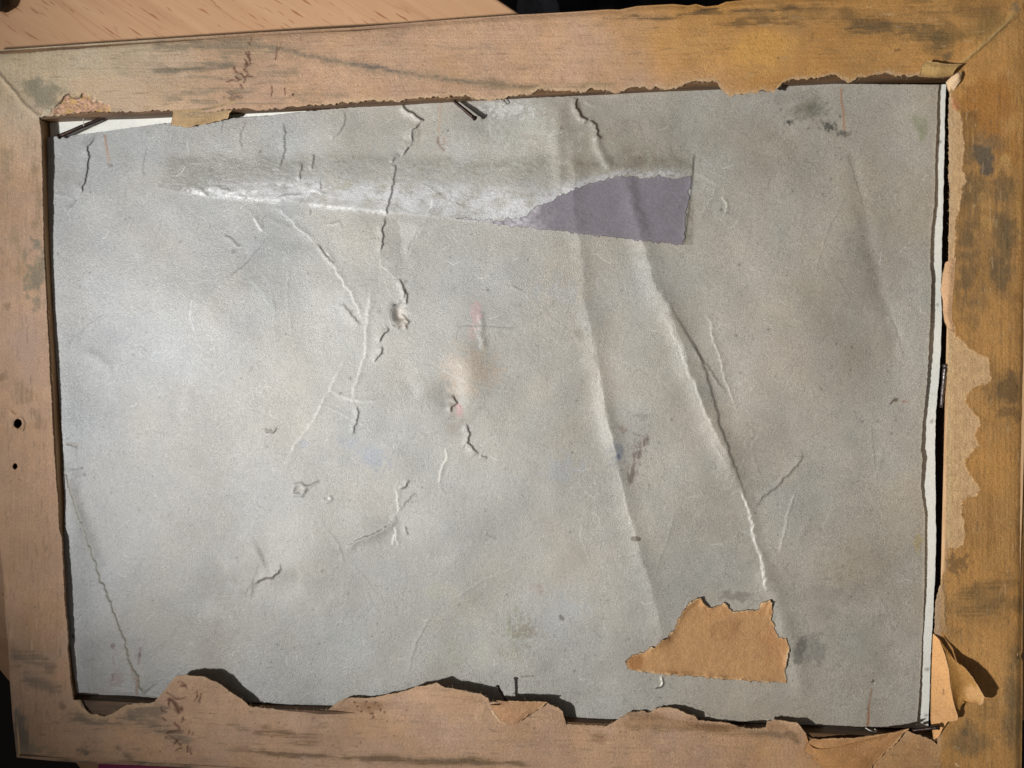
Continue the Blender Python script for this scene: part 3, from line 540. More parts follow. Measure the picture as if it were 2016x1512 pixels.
# ================================================================== the frame
frame = empty('picture_frame', (0, 0, -0.015))
tag(frame, 'back of an old picture frame covered in torn brown paper, lying face down', 'picture frame')
xi, yi = 0.150, 0.10386
def wxy(px, py, z=0.): p = W(px, py, z); return float(p[0]), float(p[1])
xl = (wxy(33, 1490)[0] + wxy(8, 1152)[0]) / 2; xr = wxy(2011, 1300)[0]; yb = wxy(106, 1498)[1]; yt = wxy(500, 64)[1]
M_GLASSY = M_LIPW
def rail(corner_in, corner_out, mat, groove=0.0):
    """L section: body with the rebate wall, and the lip that carries the board"""
    (a, b_), (c, d) = corner_in, corner_out
    a, b_, c, d = map(np.array, (a, b_, c, d)); tow = lambda p, q, k: p + (q - p) * k
    nrm = (a - c) * 0; V = []
    for i_, o_ in ((a, c), (b_, d)):
        dirv = (i_ - o_); lipp = i_ + dirv / np.abs(dirv).max() * 0.007; oo = o_ + dirv / np.abs(dirv).max() * 0.0008
        gg = i_ - dirv / np.abs(dirv).max() * groove; zg = -.0030 if groove else -.0060
        for p, z in ((oo, -.0007), (i_, -.0007), (i_, zg), (gg, zg), (gg, -.0085), (lipp, -.0085), (lipp, -.0145), (oo, -.0145)): V.append((p[0], p[1], z))
    Q = [(k, (k + 1) % 8, (k + 1) % 8 + 8, k + 8) for k in range(8)]
    me = bpy.data.meshes.new('rail'); me.from_pydata(V, [], Q + [tuple(range(8))[::-1], tuple(range(8, 16))]); me.update()
    import bmesh
    bm = bmesh.new(); bm.from_mesh(me); bmesh.ops.recalc_face_normals(bm, faces=bm.faces)
    bm.to_mesh(me); bm.free(); o = link('rail', me, mat, frame)
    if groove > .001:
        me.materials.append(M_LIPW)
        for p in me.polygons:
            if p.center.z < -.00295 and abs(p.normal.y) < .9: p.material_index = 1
    return o
I = [(-xi - .0014, yi + .0003), (xi, yi + .0003), (xi, -yi), (-xi - .0014, -yi)]; O = [(xl, yt), (xr, yt), (xr, yb), (xl, yb)]
rails = [rail((I[k], I[(k + 1) % 4]), (O[k], O[(k + 1) % 4]), mt, .003 if k == 1 else .00002) for k, mt in enumerate((M_WOODX, M_WOODY, M_WOODX, M_WOODY))]  # deeper undercut on the right rail added to make its gap black
import bmesh
def drill(o, px, py, rad):
    d = W(px, py, -9.0) - W(px, py, 2.0); c = (W(px, py, -9.0) + W(px, py, 2.0)) / 2
    bm = bmesh.new(); bmesh.ops.create_cone(bm, cap_ends=True, segments=20, radius1=rad, radius2=rad, depth=float(np.linalg.norm(d)))
    bm.transform(Matrix.Translation(Vector(c)) @ Vector(d).to_track_quat('Z', 'Y').to_matrix().to_4x4()); me = bpy.data.meshes.new('drill'); bm.to_mesh(me); bm.free()
    t = bpy.data.objects.new('drill', me); COL.objects.link(t); m = o.modifiers.new('b', 'BOOLEAN'); m.object = t; m.operation = 'DIFFERENCE'; m.solver = 'EXACT'
    bpy.context.view_layer.update(); nm = bpy.data.meshes.new_from_object(o.evaluated_get(bpy.context.evaluated_depsgraph_get())); o.modifiers.clear(); o.data = nm; bpy.data.objects.remove(t)
drill(rails[3], 36, 834, .0022); drill(rails[3], 30, 918, .0018)
# --- the brown paper on the four rails
top_in = [(77, 231), (106, 226), (160, 222), (217, 219.5), (341, 218), (344, 222), (400, 222), (455, 215), (460, 212), (520, 217), (579, 209), (659, 206), (662, 202), (680, 201), (738, 197), (760, 199), (791, 198), (820, 193), (852, 192), (884, 188), (923, 190), (934, 197), (976, 196), (1020, 186), (1040, 186), (1066, 176), (1095, 179), (1132, 178), (1150, 180), (1164, 173),
          (1206, 182), (1219, 182), (1238, 172), (1264, 172), (1278, 176), (1290, 171), (1304, 176), (1322, 175), (1352, 164), (1380, 161), (1412, 159), (1423, 182), (1436, 189), (1471, 186), (1502, 177), (1522, 182), (1541, 164), (1559, 156), (1615, 153), (1645, 147), (1660, 155), (1668, 161), (1676, 160), (1686, 153), (1734, 144), (1770, 149), (1813, 148), (1853, 150), (1874, 150)]
top_out = [(-92, 104), (0, 98.5), (106, 91), (317, 77), (520, 63.5), (698, 54), (844, 42), (1020, 29), (1119, 24), (1198, 18.5), (1220, 19), (1254, 12), (1325, 8), (1355, 11), (1370, 8), (1389, 13), (1413, 10.6), (1428, 4), (1463, 0), (1600, -6), (2030, -32)]
left_in = [(77, 231), (81, 264), (82, 304), (84, 397), (85, 446), (87, 512), (90.5, 578), (93, 631), (96, 684), (98, 737), (100.5, 777), (103, 827), (106, 882), (110, 935), (114, 988), (116, 1041), (122, 1062), (124, 1120), (126, 1178), (130, 1212), (133, 1244), (134, 1262), (133, 1280), (136, 1310), (140, 1350), (144, 1377)]
left_out = [(-92, 104), (-48, 600), (8, 1152), (10.6, 1218), (16, 1271), (20, 1350), (25, 1416), (33, 1491)]
bot_in = [(144, 1377), (159, 1380), (169, 1397), (178, 1404), (205, 1411), (220, 1406), (233, 1397), (248, 1388), (264, 1386), (304, 1383), (317, 1368), (336, 1343), (346, 1331.5), (370, 1330), (405, 1334), (434, 1347), (455, 1363), (476, 1376), (489, 1390), (520, 1394), (566, 1398), (619, 1399), (645, 1398), (653, 1392), (675, 1376.5), (690, 1372.5), (712, 1374), (720, 1376.5), (743, 1372.5), (765, 1366), (791, 1363),
          (817, 1353), (852, 1347), (860, 1345), (876, 1353), (910, 1358), (947, 1366), (961, 1374), (963, 1384), (976, 1382), (1020, 1382), (1077, 1382), (1092, 1391), (1108, 1401), (1111, 1425), (1196, 1430), (1219, 1414), (1238, 1403), (1265, 1399), (1278, 1403), (1288, 1395), (1307, 1392), (1333, 1395), (1354, 1405.6), (1370, 1411), (1373, 1419), (1412, 1421.5), (1436, 1423), (1455, 1431), (1476, 1435), (1508, 1433), (1511, 1420),
          (1525, 1417.5), (1562, 1421.5), (1573, 1425.5), (1586, 1445), (1600, 1457), (1700, 1462), (1770, 1452), (1788, 1440), (1810, 1448), (1832, 1456), (1846, 1466)]
bot_out = [(33, 1491), (106, 1498), (185, 1503.5), (264, 1506), (370, 1512), (700, 1530), (1200, 1556), (2010, 1600)]
right_in = [(1874, 150), (1872, 172), (1869, 190), (1868, 300), (1870, 397), (1869, 500), (1866, 560), (1868, 640), (1866, 750), (1864, 882), (1863, 1014), (1861, 1112), (1853, 1150), (1845, 1172), (1841, 1200), (1839, 1246), (1846, 1262), (1852, 1300), (1852, 1466)]
right_in[-1] = (1846, 1466)
right_out = [(2030, -32), (2018, 800), (2014, 1191), (2013, 1283), (2009, 1292), (2013, 1301), (2013, 1376), (2010, 1600)]
def frame_field(GX, GY):
    f = Field(GX, GY, lin(192, 155, 125)); x, y = f.X, f.Y
    onR = ss(1850, 1880, x); horiz = (1 - onR) * ss(100, 140, x)
    n = fbm(x, y, 90, seed=21)
    och = np.clip(ss(1250, 1520, x + 90 * n + (200 - np.minimum(y, 200))), 0, 1) * np.where(y < 240, 1, 0) + np.where(y > 1300, ss(1350, 1800, x + 150 * n) * .6, 0) + np.where(x > 1852, 1, 0)
    och = np.clip(och, 0, 1)
    pale = ss(560, 60, x + 80 * n) * ss(420, 100, y)
    f.C = f.C * (1 - och[:, None]) + lin(190, 141, 82) * och[:, None]
    f.C = f.C * (1 - pale[:, None]) + lin(188, 170, 142) * pale[:, None]
    f.C *= 1 + (.22 * fbm(x, y, 130, seed=22) + .12 * fbm(x, y, 26, seed=23) + .09 * fbm(x, y, 4, seed=24))[:, None]
    f.C *= 1 + fbm(x, y, 60, seed=25)[:, None] * np.array([.02, -.03, -.16])
    f.H += .35 * fbm(x, y, 240, oc=2, seed=26) + .10 * fbm(x, y, 30, oc=3, seed=27) + .04 * fbm(x, y, 6, oc=2, seed=28)
    # brushed size: grain along each rail
    gx = fbm(x, y, 90, 3.2, 3, seed=29); gy = fbm(x, y, 3.2, 90, 3, seed=30)
    vert = np.clip(onR + ss(150, 100, x), 0, 1)
    f.C *= 1 + (.10 * (gx * (1 - vert) + gy * vert))[:, None]; f.H += .05 * (gx * (1 - vert) + gy * vert)
    G = (126, 114, 94); GD = (104, 94, 78); GB = (98, 96, 90)
    S_ = f.streak
    # top rail
    S_([(270, 100), (340, 92), (440, 86), (540, 82)], 12, G, .75, 'x', 31); S_([(265, 132), (330, 136), (420, 128), (520, 118)], 9, G, .8, 'x', 32); S_([(290, 146), (360, 138), (480, 128)], 6, GD, .6, 'x', 33)
    S_([(420, 105), (480, 98), (560, 96)], 18, (124, 112, 92), .65, 'x', 34); S_([(300, 160), (380, 152), (500, 158), (620, 168)], 6, G, .5, 'x', 35, 2); S_([(300, 198), (370, 184), (440, 176), (520, 180)], 8, G, .6, 'x', 36)
    S_([(340, 206), (440, 196), (520, 202), (640, 200)], 7, G, .55, 'x', 37, 2); S_([(440, 150), (560, 148), (600, 132)], 12, (122, 112, 92), .55, 'x', 38)
    f.line([(470, 86), (545, 95), (632, 114), (685, 124), (791, 143), (897, 159), (1020, 170), (1100, 174)], 4.2, (116, 104, 88), .62, rough=2, grain=.5); f.line([(500, 90), (632, 116), (791, 145), (1000, 170)], 11, (140, 124, 102), .35, rough=3, grain=1.2); S_([(680, 120), (720, 128), (780, 142)], 5, (92, 84, 82), .6, 'x', 40)
    S_([(560, 180), (640, 186), (700, 190)], 6, G, .5, 'x', 41, 2); S_([(840, 90), (1000, 100)], 4, G, .3, 'x', 42, 2); S_([(900, 168), (1100, 172), (1250, 162)], 8, (140, 122, 92), .6, 'x', 43, 2)
    S_([(940, 162), (1000, 166)], 10, (130, 110, 84), .6, 'x', 43)
    S_([(1180, 40), (1260, 36), (1360, 28), (1520, 22), (1620, 14)], 6, (92, 76, 54), .8, 'x', 44, 2, 60); S_([(1380, 46), (1520, 40), (1700, 40), (1800, 52)], 13, (118, 90, 54), .8, 'x', 45, 4)
    S_([(1500, 10), (1620, 16), (1700, 30)], 9, (108, 84, 54), .6, 'x', 46, 2); S_([(1640, 48), (1760, 56), (1830, 66), (1890, 96)], 20, (104, 86, 58), .8, 'x', 47, 5, 40); S_([(1840, 60), (1850, 100), (1880, 116)], 14, (104, 88, 62), .7, 'x', 48, 5, 14)
    S_([(1760, 5), (1850, 20), (1990, 20)], 20, (120, 94, 56), .6, 'x', 49, 8, 30); f.blob(1945, 60, 60, 34, (150, 118, 66), .5, rag=.8, ang=-30); S_([(1990, 6), (2010, 14)], 12, (122, 112, 92), .7, 'x', 50)
    f.blob(1500, 92, 70, 40, (216, 162, 84), .55, rag=.6, sc=40); f.blob(1380, 90, 60, 30, (204, 160, 100), .3, rag=.8)
    S_([(1602, 62), (1600, 84)], 3, (110, 80, 46), .7, 'y', 51, 2, 10); S_([(1760, 100), (1772, 94)], 3, (110, 76, 44), .7, 'x', 52, 2, 10)
    # pink gilt canvas where the paper has gone, and the furred skin above it
    f.fill([(135, 168), (165, 152), (230, 150), (290, 165), (300, 195), (330, 205), (338, 217), (218, 219), (185, 205), (150, 190)], (196, 168, 140), .55, jit=14, js=26)
    f.fill([(100, 226), (104, 213), (118, 203), (126, 190), (136, 184), (140, 192), (158, 193), (162, 184), (178, 190), (180, 198), (200, 203), (216, 208), (218, 220)], (190, 146, 118), .9, jit=4, h=-.25, js=8)
    i = f.poly([(100, 226), (104, 213), (126, 188), (180, 188), (216, 208), (218, 220)], 3)
    n2 = fbm(x[i], y[i], 3.4, seed=60); f.C[i] *= (1 + .9 * n2)[:, None]; f.H[i] += .12 * n2
    gold = ss(.12, .3, fbm(x[i], y[i], 7, seed=61)) * .6; f.C[i] = f.C[i] * (1 - gold[:, None]) + lin(206, 168, 92) * gold[:, None]
    f.lip([(104, 213), (118, 203), (126, 190), (136, 185), (141, 193), (157, 193), (162, 184), (172, 186)], .25, wd=4, side=-1, dirt=.7, rough=1.5)
    f.blob(88, 186, 42, 30, (122, 118, 98), .7, ang=28, rag=.9, sc=22); f.blob(60, 170, 28, 16, (132, 124, 100), .5, ang=40, rag=.9)
    f.fill([(78, 232), (92, 216), (110, 205), (104, 226)], (204, 196, 176), .4, jit=5)
    # mitre seams
    f.ridge([(-20, 130), (0, 150), (22, 176), (45, 205), (78, 233)], 4.5, .35, 2, taper=.03); f.line([(0, 152), (22, 178), (50, 210), (76, 232)], 2.2, (206, 184, 150), .5)
    f.lip([(-20, 120), (0, 142), (40, 194), (77, 231)], .16, wd=9, side=1, dirt=.08, sharp=2.5)
    f.ridge([(1888, 128), (1920, 100), (1960, 62), (2016, 8)], 4.5, .3, 2, taper=.03); f.line([(1890, 128), (1930, 92), (1975, 52), (2005, 18)], 2.4, (206, 174, 116), .8); f.lip([(1890, 132), (1933, 95), (2020, 16)], .15, wd=6, side=-1, dirt=.25)
    # left rail
    f.blob(72, 535, 26, 62, (112, 112, 96), .7, rag=1.0, sc=24); S_([(20, 400), (24, 480), (40, 560)], 18, (140, 122, 92), .5, 'y', 71, 4); S_([(70, 300), (76, 400), (74, 470)], 10, (140, 118, 86), .6, 'y', 72, 2.5)
    S_([(10, 280), (14, 340), (8, 420)], 14, (138, 122, 96), .5, 'y', 73); S_([(40, 740), (44, 800)], 20, (132, 112, 88), .5, 'y', 74); f.blob(14, 600, 10, 12, (120, 96, 72), .5, rag=.8); f.blob(8, 742, 12, 12, (120, 94, 72), .5, rag=.8)
    f.blob(40, 690, 120, 150, (184, 156, 140), .6, rag=.8, sc=60, soft=1.0); S_([(70, 800), (76, 850)], 12, (120, 98, 76), .5, 'y', 75, 3)
    f.fill([(-10, 840), (115, 820), (130, 1290), (-10, 1290)], (176, 136, 100), .3, jit=20, js=60)
    S_([(10, 1298), (60, 1300), (120, 1318)], 24, (118, 102, 84), .75, 'x', 76, 6, 70); S_([(30, 1335), (80, 1340), (130, 1370)], 14, (120, 104, 86), .7, 'x', 77, 4, 70); S_([(26, 1385), (34, 1430), (48, 1490)], 18, (104, 100, 92), .8, 'y', 78, 5, 40)
    f.blob(60, 1475, 50, 12, (150, 136, 112), .6, rag=1.0); f.blob(166, 1480, 14, 10, (96, 88, 76), .7, rag=1.1, sc=9)
    S_([(125, 1390), (140, 1408), (180, 1424), (260, 1420), (330, 1436), (400, 1470)], 14, (106, 96, 80), .75, 'x', 79, 5, 50); S_([(240, 1400), (290, 1398), (340, 1400)], 16, (112, 100, 82), .7, 'x', 80, 5, 40); S_([(225, 1462), (250, 1490), (270, 1505)], 8, (108, 90, 72), .6, 'x', 81)
    S_([(80, 1497), (260, 1504), (420, 1515)], 6, (98, 86, 74), .8, 'x', 82, 2); S_([(260, 1500), (340, 1506)], 4, (190, 176, 150), .5, 'x', 83, 2)
    f.fill([(158, 1381), (168, 1396), (184, 1404), (210, 1404), (232, 1394), (240, 1386), (300, 1386), (236, 1402), (222, 1412), (205, 1417), (180, 1414), (150, 1395)], (190, 156, 120), .7, jit=4, h=-.1)
    f.lip([(150, 1372), (166, 1392), (176, 1404), (184, 1405)], .3, wd=5, side=1, dirt=.7); f.blob(126, 1390, 12, 12, (112, 86, 62), .5, rag=1)
    # bottom rail
    S_([(490, 1438), (560, 1450), (640, 1462)], 15, (120, 92, 62), .8, 'x', 84, 5, 60); S_([(400, 1470), (520, 1480), (700, 1492), (900, 1500), (1100, 1508)], 7, (108, 84, 56), .8, 'x', 85, 2, 90); S_([(440, 1425), (500, 1440)], 9, (126, 100, 70), .5, 'x', 86)
    S_([(700, 1488), (860, 1496), (1000, 1506)], 9, (112, 92, 64), .7, 'x', 87, 3, 60); S_([(1200, 1432), (1400, 1438), (1560, 1450)], 7, (140, 108, 74), .7, 'x', 88, 2.5, 80); S_([(1440, 1434), (1560, 1450)], 7, (112, 92, 70), .6, 'x', 89, 2.5)
    S_([(1540, 1440), (1580, 1462)], 8, (112, 88, 60), .6, 'x', 90); f.blob(1180, 1455, 26, 12, (138, 98, 62), .4, rag=1.2); S_([(1160, 1447), (1192, 1449)], 1.6, (96, 68, 44), .8, 'x', 91); S_([(1280, 1360), (1300, 1358)], 2, G, .2)
    for (cx, cy, r_) in ((706, 1390, 4), (712, 1400, 3), (726, 1392, 4), (733, 1405, 5), (735, 1411, 4), (750, 1396, 3), (722, 1380, 3), (699, 1382, 3), (740, 1382, 2.5), (758, 1402, 2.5)):
        f.blob(cx, cy, r_, r_ * .8, (112, 76, 48), .8, rag=1.1, sc=4, h=-.15)
    f.blob(728, 1395, 30, 14, (160, 116, 80), .4, rag=1.0)
    f.fill([(1110, 1427), (1196, 1432), (1219, 1416), (1300, 1412), (1372, 1422), (1480, 1438), (1300, 1434)], (164, 126, 86), .5, jit=4)
    S_([(618, 1410), (612, 1424)], 3, (110, 84, 58), .7, 'y', 92); S_([(640, 1430), (662, 1440)], 4, (130, 100, 68), .5, 'x', 93)
    f.line([(961, 1386), (956, 1396), (944, 1410), (934, 1416)], 1.6, (222, 190, 148), .8); f.lip([(961, 1386), (956, 1396), (944, 1410), (934, 1416)], .4, wd=8, side=1)  # pale lines here and below paint highlights along the crumple creases
    f.line([(962, 1388), (970, 1402), (982, 1418), (996, 1424), (1008, 1424)], 1.6, (226, 194, 152), .8); f.lip([(962, 1388), (970, 1402), (982, 1418), (996, 1424), (1008, 1424)], .35, wd=8, side=-1)
    # right rail
    f.blob(1950, 205, 60, 70, (170, 112, 48), .6, rag=.7, sc=50); f.blob(1985, 290, 40, 40, (180, 124, 60), .5, rag=.7); S_([(1905, 210), (1905, 260), (1912, 300)], 24, (116, 90, 56), 0.52, 'y', 94, 6)
    f.blob(1935, 312, 30, 34, (92, 86, 78), .85, rag=1.0, sc=24); S_([(1905, 300), (1900, 380), (1895, 460), (1892, 560), (1895, 640)], 24, (112, 92, 62), 0.64, 'y', 95, 5); S_([(1930, 330), (1915, 430), (1925, 520)], 31, (118, 98, 68), 0.56, 'y', 96, 6)
    S_([(1960, 350), (1975, 430), (1972, 520), (1968, 570)], 27, (108, 92, 68), 0.64, 'y', 97, 6); S_([(1965, 500), (1965, 560), (1970, 580)], 18, (92, 80, 58), 0.52, 'y', 98, 4)
    S_([(1932, 370), (1942, 420), (1950, 462)], 13, (206, 160, 96), 0.64, 'y', 99, 3); f.blob(1980, 322, 20, 16, (204, 160, 98), .8, rag=.8); S_([(1986, 360), (2000, 400), (2010, 480)], 18, (200, 154, 90), 0.52, 'y', 100, 5); S_([(1914, 340), (1918, 460), (1925, 490)], 5, (196, 152, 92), 0.52, 'y', 101, 2)
    S_([(1925, 510), (1940, 590), (1955, 600)], 23, (182, 136, 76), 0.52, 'y', 102, 3, 30); S_([(2000, 560), (2010, 700)], 14, (122, 92, 58), 0.37, 'y', 103)
    S_([(1950, 690), (1955, 760), (1960, 820)], 20, (138, 104, 62), 0.45, 'y', 104); f.blob(1990, 760, 34, 30, (112, 88, 58), .7, rag=1.1, sc=24); f.blob(1990, 810, 24, 20, (100, 80, 54), .5, rag=1.1)
    S_([(2004, 820), (2006, 1000), (2002, 1150)], 13, (140, 102, 56), 0.52, 'y', 105, 3); S_([(1945, 940), (1950, 1040), (1946, 1110)], 9, (142, 102, 56), 0.45, 'y', 106, 2); f.blob(1960, 930, 40, 70, (200, 148, 82), .4, rag=.7)
    S_([(1868, 1180), (1910, 1170), (1960, 1155), (2014, 1130)], 20, (112, 88, 54), 0.54, 'x', 107, 3, 36); S_([(1880, 1215), (1930, 1200), (1990, 1180)], 18, (112, 90, 58), 0.54, 'x', 108, 4, 36); f.blob(1890, 1110, 30, 22, (120, 92, 58), .7, rag=1.1)
    S_([(1866, 1225), (1880, 1262)], 11, (124, 98, 64), 0.34, 'x', 109); S_([(1998, 1250), (2000, 1400), (1990, 1500)], 14, (108, 92, 66), 0.52, 'y', 110, 4); S_([(1900, 1420), (1920, 1450), (1900, 1500)], 40, (116, 96, 66), 0.45, 'y', 111, 5)
    S_([(1940, 1370), (1950, 1420)], 27, (112, 88, 56), 0.45, 'y', 112, 3, 30); f.blob(1900, 1440, 8, 12, (76, 68, 60), .7, rag=1); f.line([(1876, 1470), (1890, 1475)], 1.5, (206, 190, 160), .5); f.line([(1880, 1502), (1888, 1510)], 1.8, (220, 200, 160), .7)
    f.line([(1919, 244), (1922, 248)], 1.6, (220, 180, 120), .6); f.line([(1917, 408), (1920, 402)], 1.8, (226, 196, 146), .8)
    for cx, cy, rx, ry, c_, a_ in ((1910, 470, 34, 260, (122, 98, 66), .72), (1974, 470, 30, 150, (112, 94, 66), .66), (1940, 300, 50, 40, (118, 104, 82), .5), (1850, 70, 80, 40, (128, 102, 62), .6), (1960, 40, 60, 40, (136, 108, 64), .5), (1985, 770, 40, 60, (122, 96, 60), .5),
                                   (1940, 1185, 90, 40, (120, 96, 60), .6), (1990, 1380, 26, 130, (120, 100, 68), .6), (1910, 1460, 50, 50, (124, 102, 70), .6), (1600, 30, 140, 18, (130, 100, 60), .5), (1470, 110, 120, 40, (206, 158, 92), .35)):
        f.blob(cx, cy, rx, ry, c_, a_, rag=1.1, sc=34, soft=.9)
    for _ in range(620):
        sx = random.uniform(-10, 2016)
        if x.mean() < 200 or x.mean() > 1800: sx = random.uniform(x.min(), x.max()); sy = random.uniform(100, 1500); p = [(sx, sy), (sx + random.uniform(-2, 2), sy + random.uniform(8, 34))]
        else: sy = (random.uniform(10, 225) if y.mean() < 700 else random.uniform(1350, 1512)); sl = -.05 if y.mean() < 700 else .045; L_ = random.uniform(8, 40); p = [(sx, sy), (sx + L_, sy + sl * L_ + random.uniform(-2, 2))]
        f.line(p, random.uniform(.8, 1.5), random.choice(((120, 96, 66), (98, 82, 60), (214, 184, 140), (104, 96, 82))), random.uniform(.15, .5), rough=.8, taper=.3)
    # furred under-paper bared along the inner edge of the right rail
    peel = [(1858, 186), (1871, 182), (1875, 205), (1887, 222), (1895, 246), (1894, 262), (1899, 293), (1893, 330), (1903, 357), (1893, 372), (1894, 392), (1890, 406), (1882, 433), (1879, 486), (1877, 539), (1873, 578), (1872, 631), (1882, 658), (1906, 684), (1924, 697), (1945, 703), (1945, 726), (1951, 742), (1943, 756), (1922, 762),
            (1900, 775), (1901, 790), (1914, 811), (1930, 829), (1919, 861), (1930, 877), (1915, 888), (1898, 906), (1906, 930), (1919, 946), (1930, 967), (1920, 978), (1893, 983), (1893, 1014), (1901, 1049), (1893, 1075), (1877, 1081), (1866, 1078), (1850, 1075)]
    f.fill(peel, (216, 178, 132), .92, jit=5, h=-.14, js=9, var=.22)
    f.lip(peel[1:-1], .14, wd=5, side=1 if False else -1, rough=1.5, dirt=.12, taper=.02)
    f.line([(1868, 190), (1868, 480)], 9, (222, 190, 150), .5, rough=3, grain=.8, taper=.05); f.line([(1867, 650), (1866, 1080)], 4, (224, 192, 136), .6, rough=3, grain=1.0, taper=.05)
    f.blob(1880, 205, 10, 16, (196, 132, 90), .7, rag=.6); f.lip([(1852, 1110), (1862, 1180), (1862, 1240)], .35, wd=6, side=1)
    f.fill([(1840, 1160), (1862, 1150), (1864, 1245), (1840, 1245)], (176, 146, 108), .6, jit=4)
    # screw hole, nail hole: sunk, and their inner darkness painted in
    f.ridge([(30, 836), (33, 824), (42, 823), (48, 834), (44, 847), (34, 847), (30, 836)], 2.4, .35, 1, taper=0); f.blob(36, 834, 8.5, 9.5, (24, 14, 8), 1, rag=.3, soft=.25, h=-7); f.blob(30, 918, 4.6, 5.6, (30, 16, 8), 1, rag=.5, soft=.25, h=-6)
    f.ridge([(20, 810), (28, 816)], 3, .3, 1, taper=0); f.blob(222, 0, 1, 1, G, 0)
    # pen strokes: faded brown ink script running up the rails
    INK = (92, 50, 30)
    for p, wd in (([(490, 101), (489, 108)], 1.8), ([(484, 104), (488, 112), (493, 118)], 2.0), ([(481, 116), (486, 122), (482, 127), (490, 128)], 1.4), ([(492, 106), (491, 118), (493, 126)], 1.4), ([(486, 124), (484, 134), (480, 138), (487, 142), (488, 148), (484, 151)], 2.2), ([(461, 133), (463, 139), (466, 143)], 2.8), ([(470, 145), (476, 146), (480, 152), (483, 158), (480, 162)], 2.0),
                  ([(464, 151), (469, 156), (474, 157), (468, 159)], 2.0), ([(446, 161), (455, 158), (462, 158)], 1.8), ([(484, 150), (490, 150), (497, 151)], 1.3), ([(474, 167), (477, 173)], 2.6), ([(545, 93), (544, 108), (542, 117)], 1.7), ([(535, 169), (536, 180), (534, 188)], 1.7), ([(560, 174), (561, 186)], 1.5), ([(495, 74), (494, 80)], 1.5), ([(490, 84), (492, 88)], 1.8),
                  ([(350, 1342), (358, 1343), (364, 1348), (367, 1355)], 1.7), ([(356, 1350), (366, 1350)], 1.8), ([(328, 1364), (336, 1368), (344, 1374), (352, 1376), (365, 1373)], 1.9), ([(332, 1377), (340, 1380), (348, 1392), (352, 1402), (357, 1396)], 3.6), ([(332, 1376), (333, 1390)], 1.8), ([(317, 1392), (318, 1399), (328, 1402)], 1.4), ([(388, 1361), (389, 1370), (383, 1380)], 1.9), ([(396, 1366), (395, 1374), (391, 1381)], 1.7),
                  ([(360, 1412), (361, 1418), (358, 1421)], 2.0), ([(343, 1423), (350, 1429), (354, 1436)], 1.9), ([(328, 1444), (336, 1440), (348, 1438), (360, 1440)], 2.4), ([(326, 1452), (332, 1449), (342, 1452), (350, 1462), (355, 1466)], 2.0), ([(343, 1464), (350, 1458)], 2.2), ([(373, 1438), (371, 1446)], 1.6), ([(379, 1442), (380, 1446)], 1.6), ([(346, 1477), (356, 1473)], 1.8),
                  ([(369, 1468), (369, 1480)], 1.7), ([(375, 1472), (374, 1480), (377, 1484)], 1.5), ([(320, 1414), (326, 1418)], 1.8)):
        f.line(p, wd, INK, .85, rough=1.0, grain=.4, taper=0)
    f.blob(350, 1396, 10, 12, (110, 78, 44), .5, rag=.9, sc=8); f.blob(455, 193, 16, 5, (96, 72, 46), .5, rag=1.4, sc=5); f.lip([(440, 178), (458, 187), (468, 192), (482, 195)], .3, wd=5, side=-1, dirt=.6)
    for p in ([(555, 82), (548, 100)], [(575, 186), (578, 188)]): f.line(p, 1.5, INK, .5)
    f.blob(577, 186, 3, 2.5, (60, 44, 28), .9)
    for _ in range(420):
        sx = random.uniform(-20, 2016); sy = random.choice((random.uniform(5, 230), random.uniform(1380, 1512), random.uniform(0, 1512)))
        r = random.uniform(1.0, 2.0); i = f.near([(sx, sy)], 6)
        if len(i) == 0: continue
        m = np.exp(-((f.X[i] - sx) ** 2 + (f.Y[i] - sy) ** 2) / (r * r)) * random.uniform(.3, .8); f.C[i] = f.C[i] * (1 - m[:, None]) + lin(96, 66, 40) * m[:, None]
    # lifted tongues along the bottom
    for cx, cy, rx, ry, h in ((395, 1322, 62, 48, 2.4), (900, 1345, 80, 36, 0.6), (1060, 1376, 60, 26, -.2), (1310, 1392, 70, 22, 0.3), (1560, 1415, 50, 26, .5)):
        i = f.near([(cx, cy)], rx * 3); f.H[i] += h * np.exp(-((x[i] - cx) / rx) ** 2 - ((y[i] - cy) / ry) ** 2)
    # tongues that dip into the rebate between the lifted ones
    for cx, cy, rx, ry, h in ((560, 1392, 60, 12, -.8), (1160, 1420, 40, 10, -1.2), (1285, 1398, 60, 14, -1.6), (1440, 1424, 60, 10, -1.4), (730, 1374, 80, 20, -2.8), (800, 1358, 50, 20, -.8), (650, 1390, 60, 16, -1.5), (1270, 1396, 70, 22, -1.4), (1400, 1418, 60, 14, -1.4), (1540, 1420, 40, 16, -1.8)):
        i = f.near([(cx, cy)], rx * 3); f.H[i] += h * np.exp(-((x[i] - cx) / rx) ** 2 - ((y[i] - cy) / ry) ** 2)
    return f
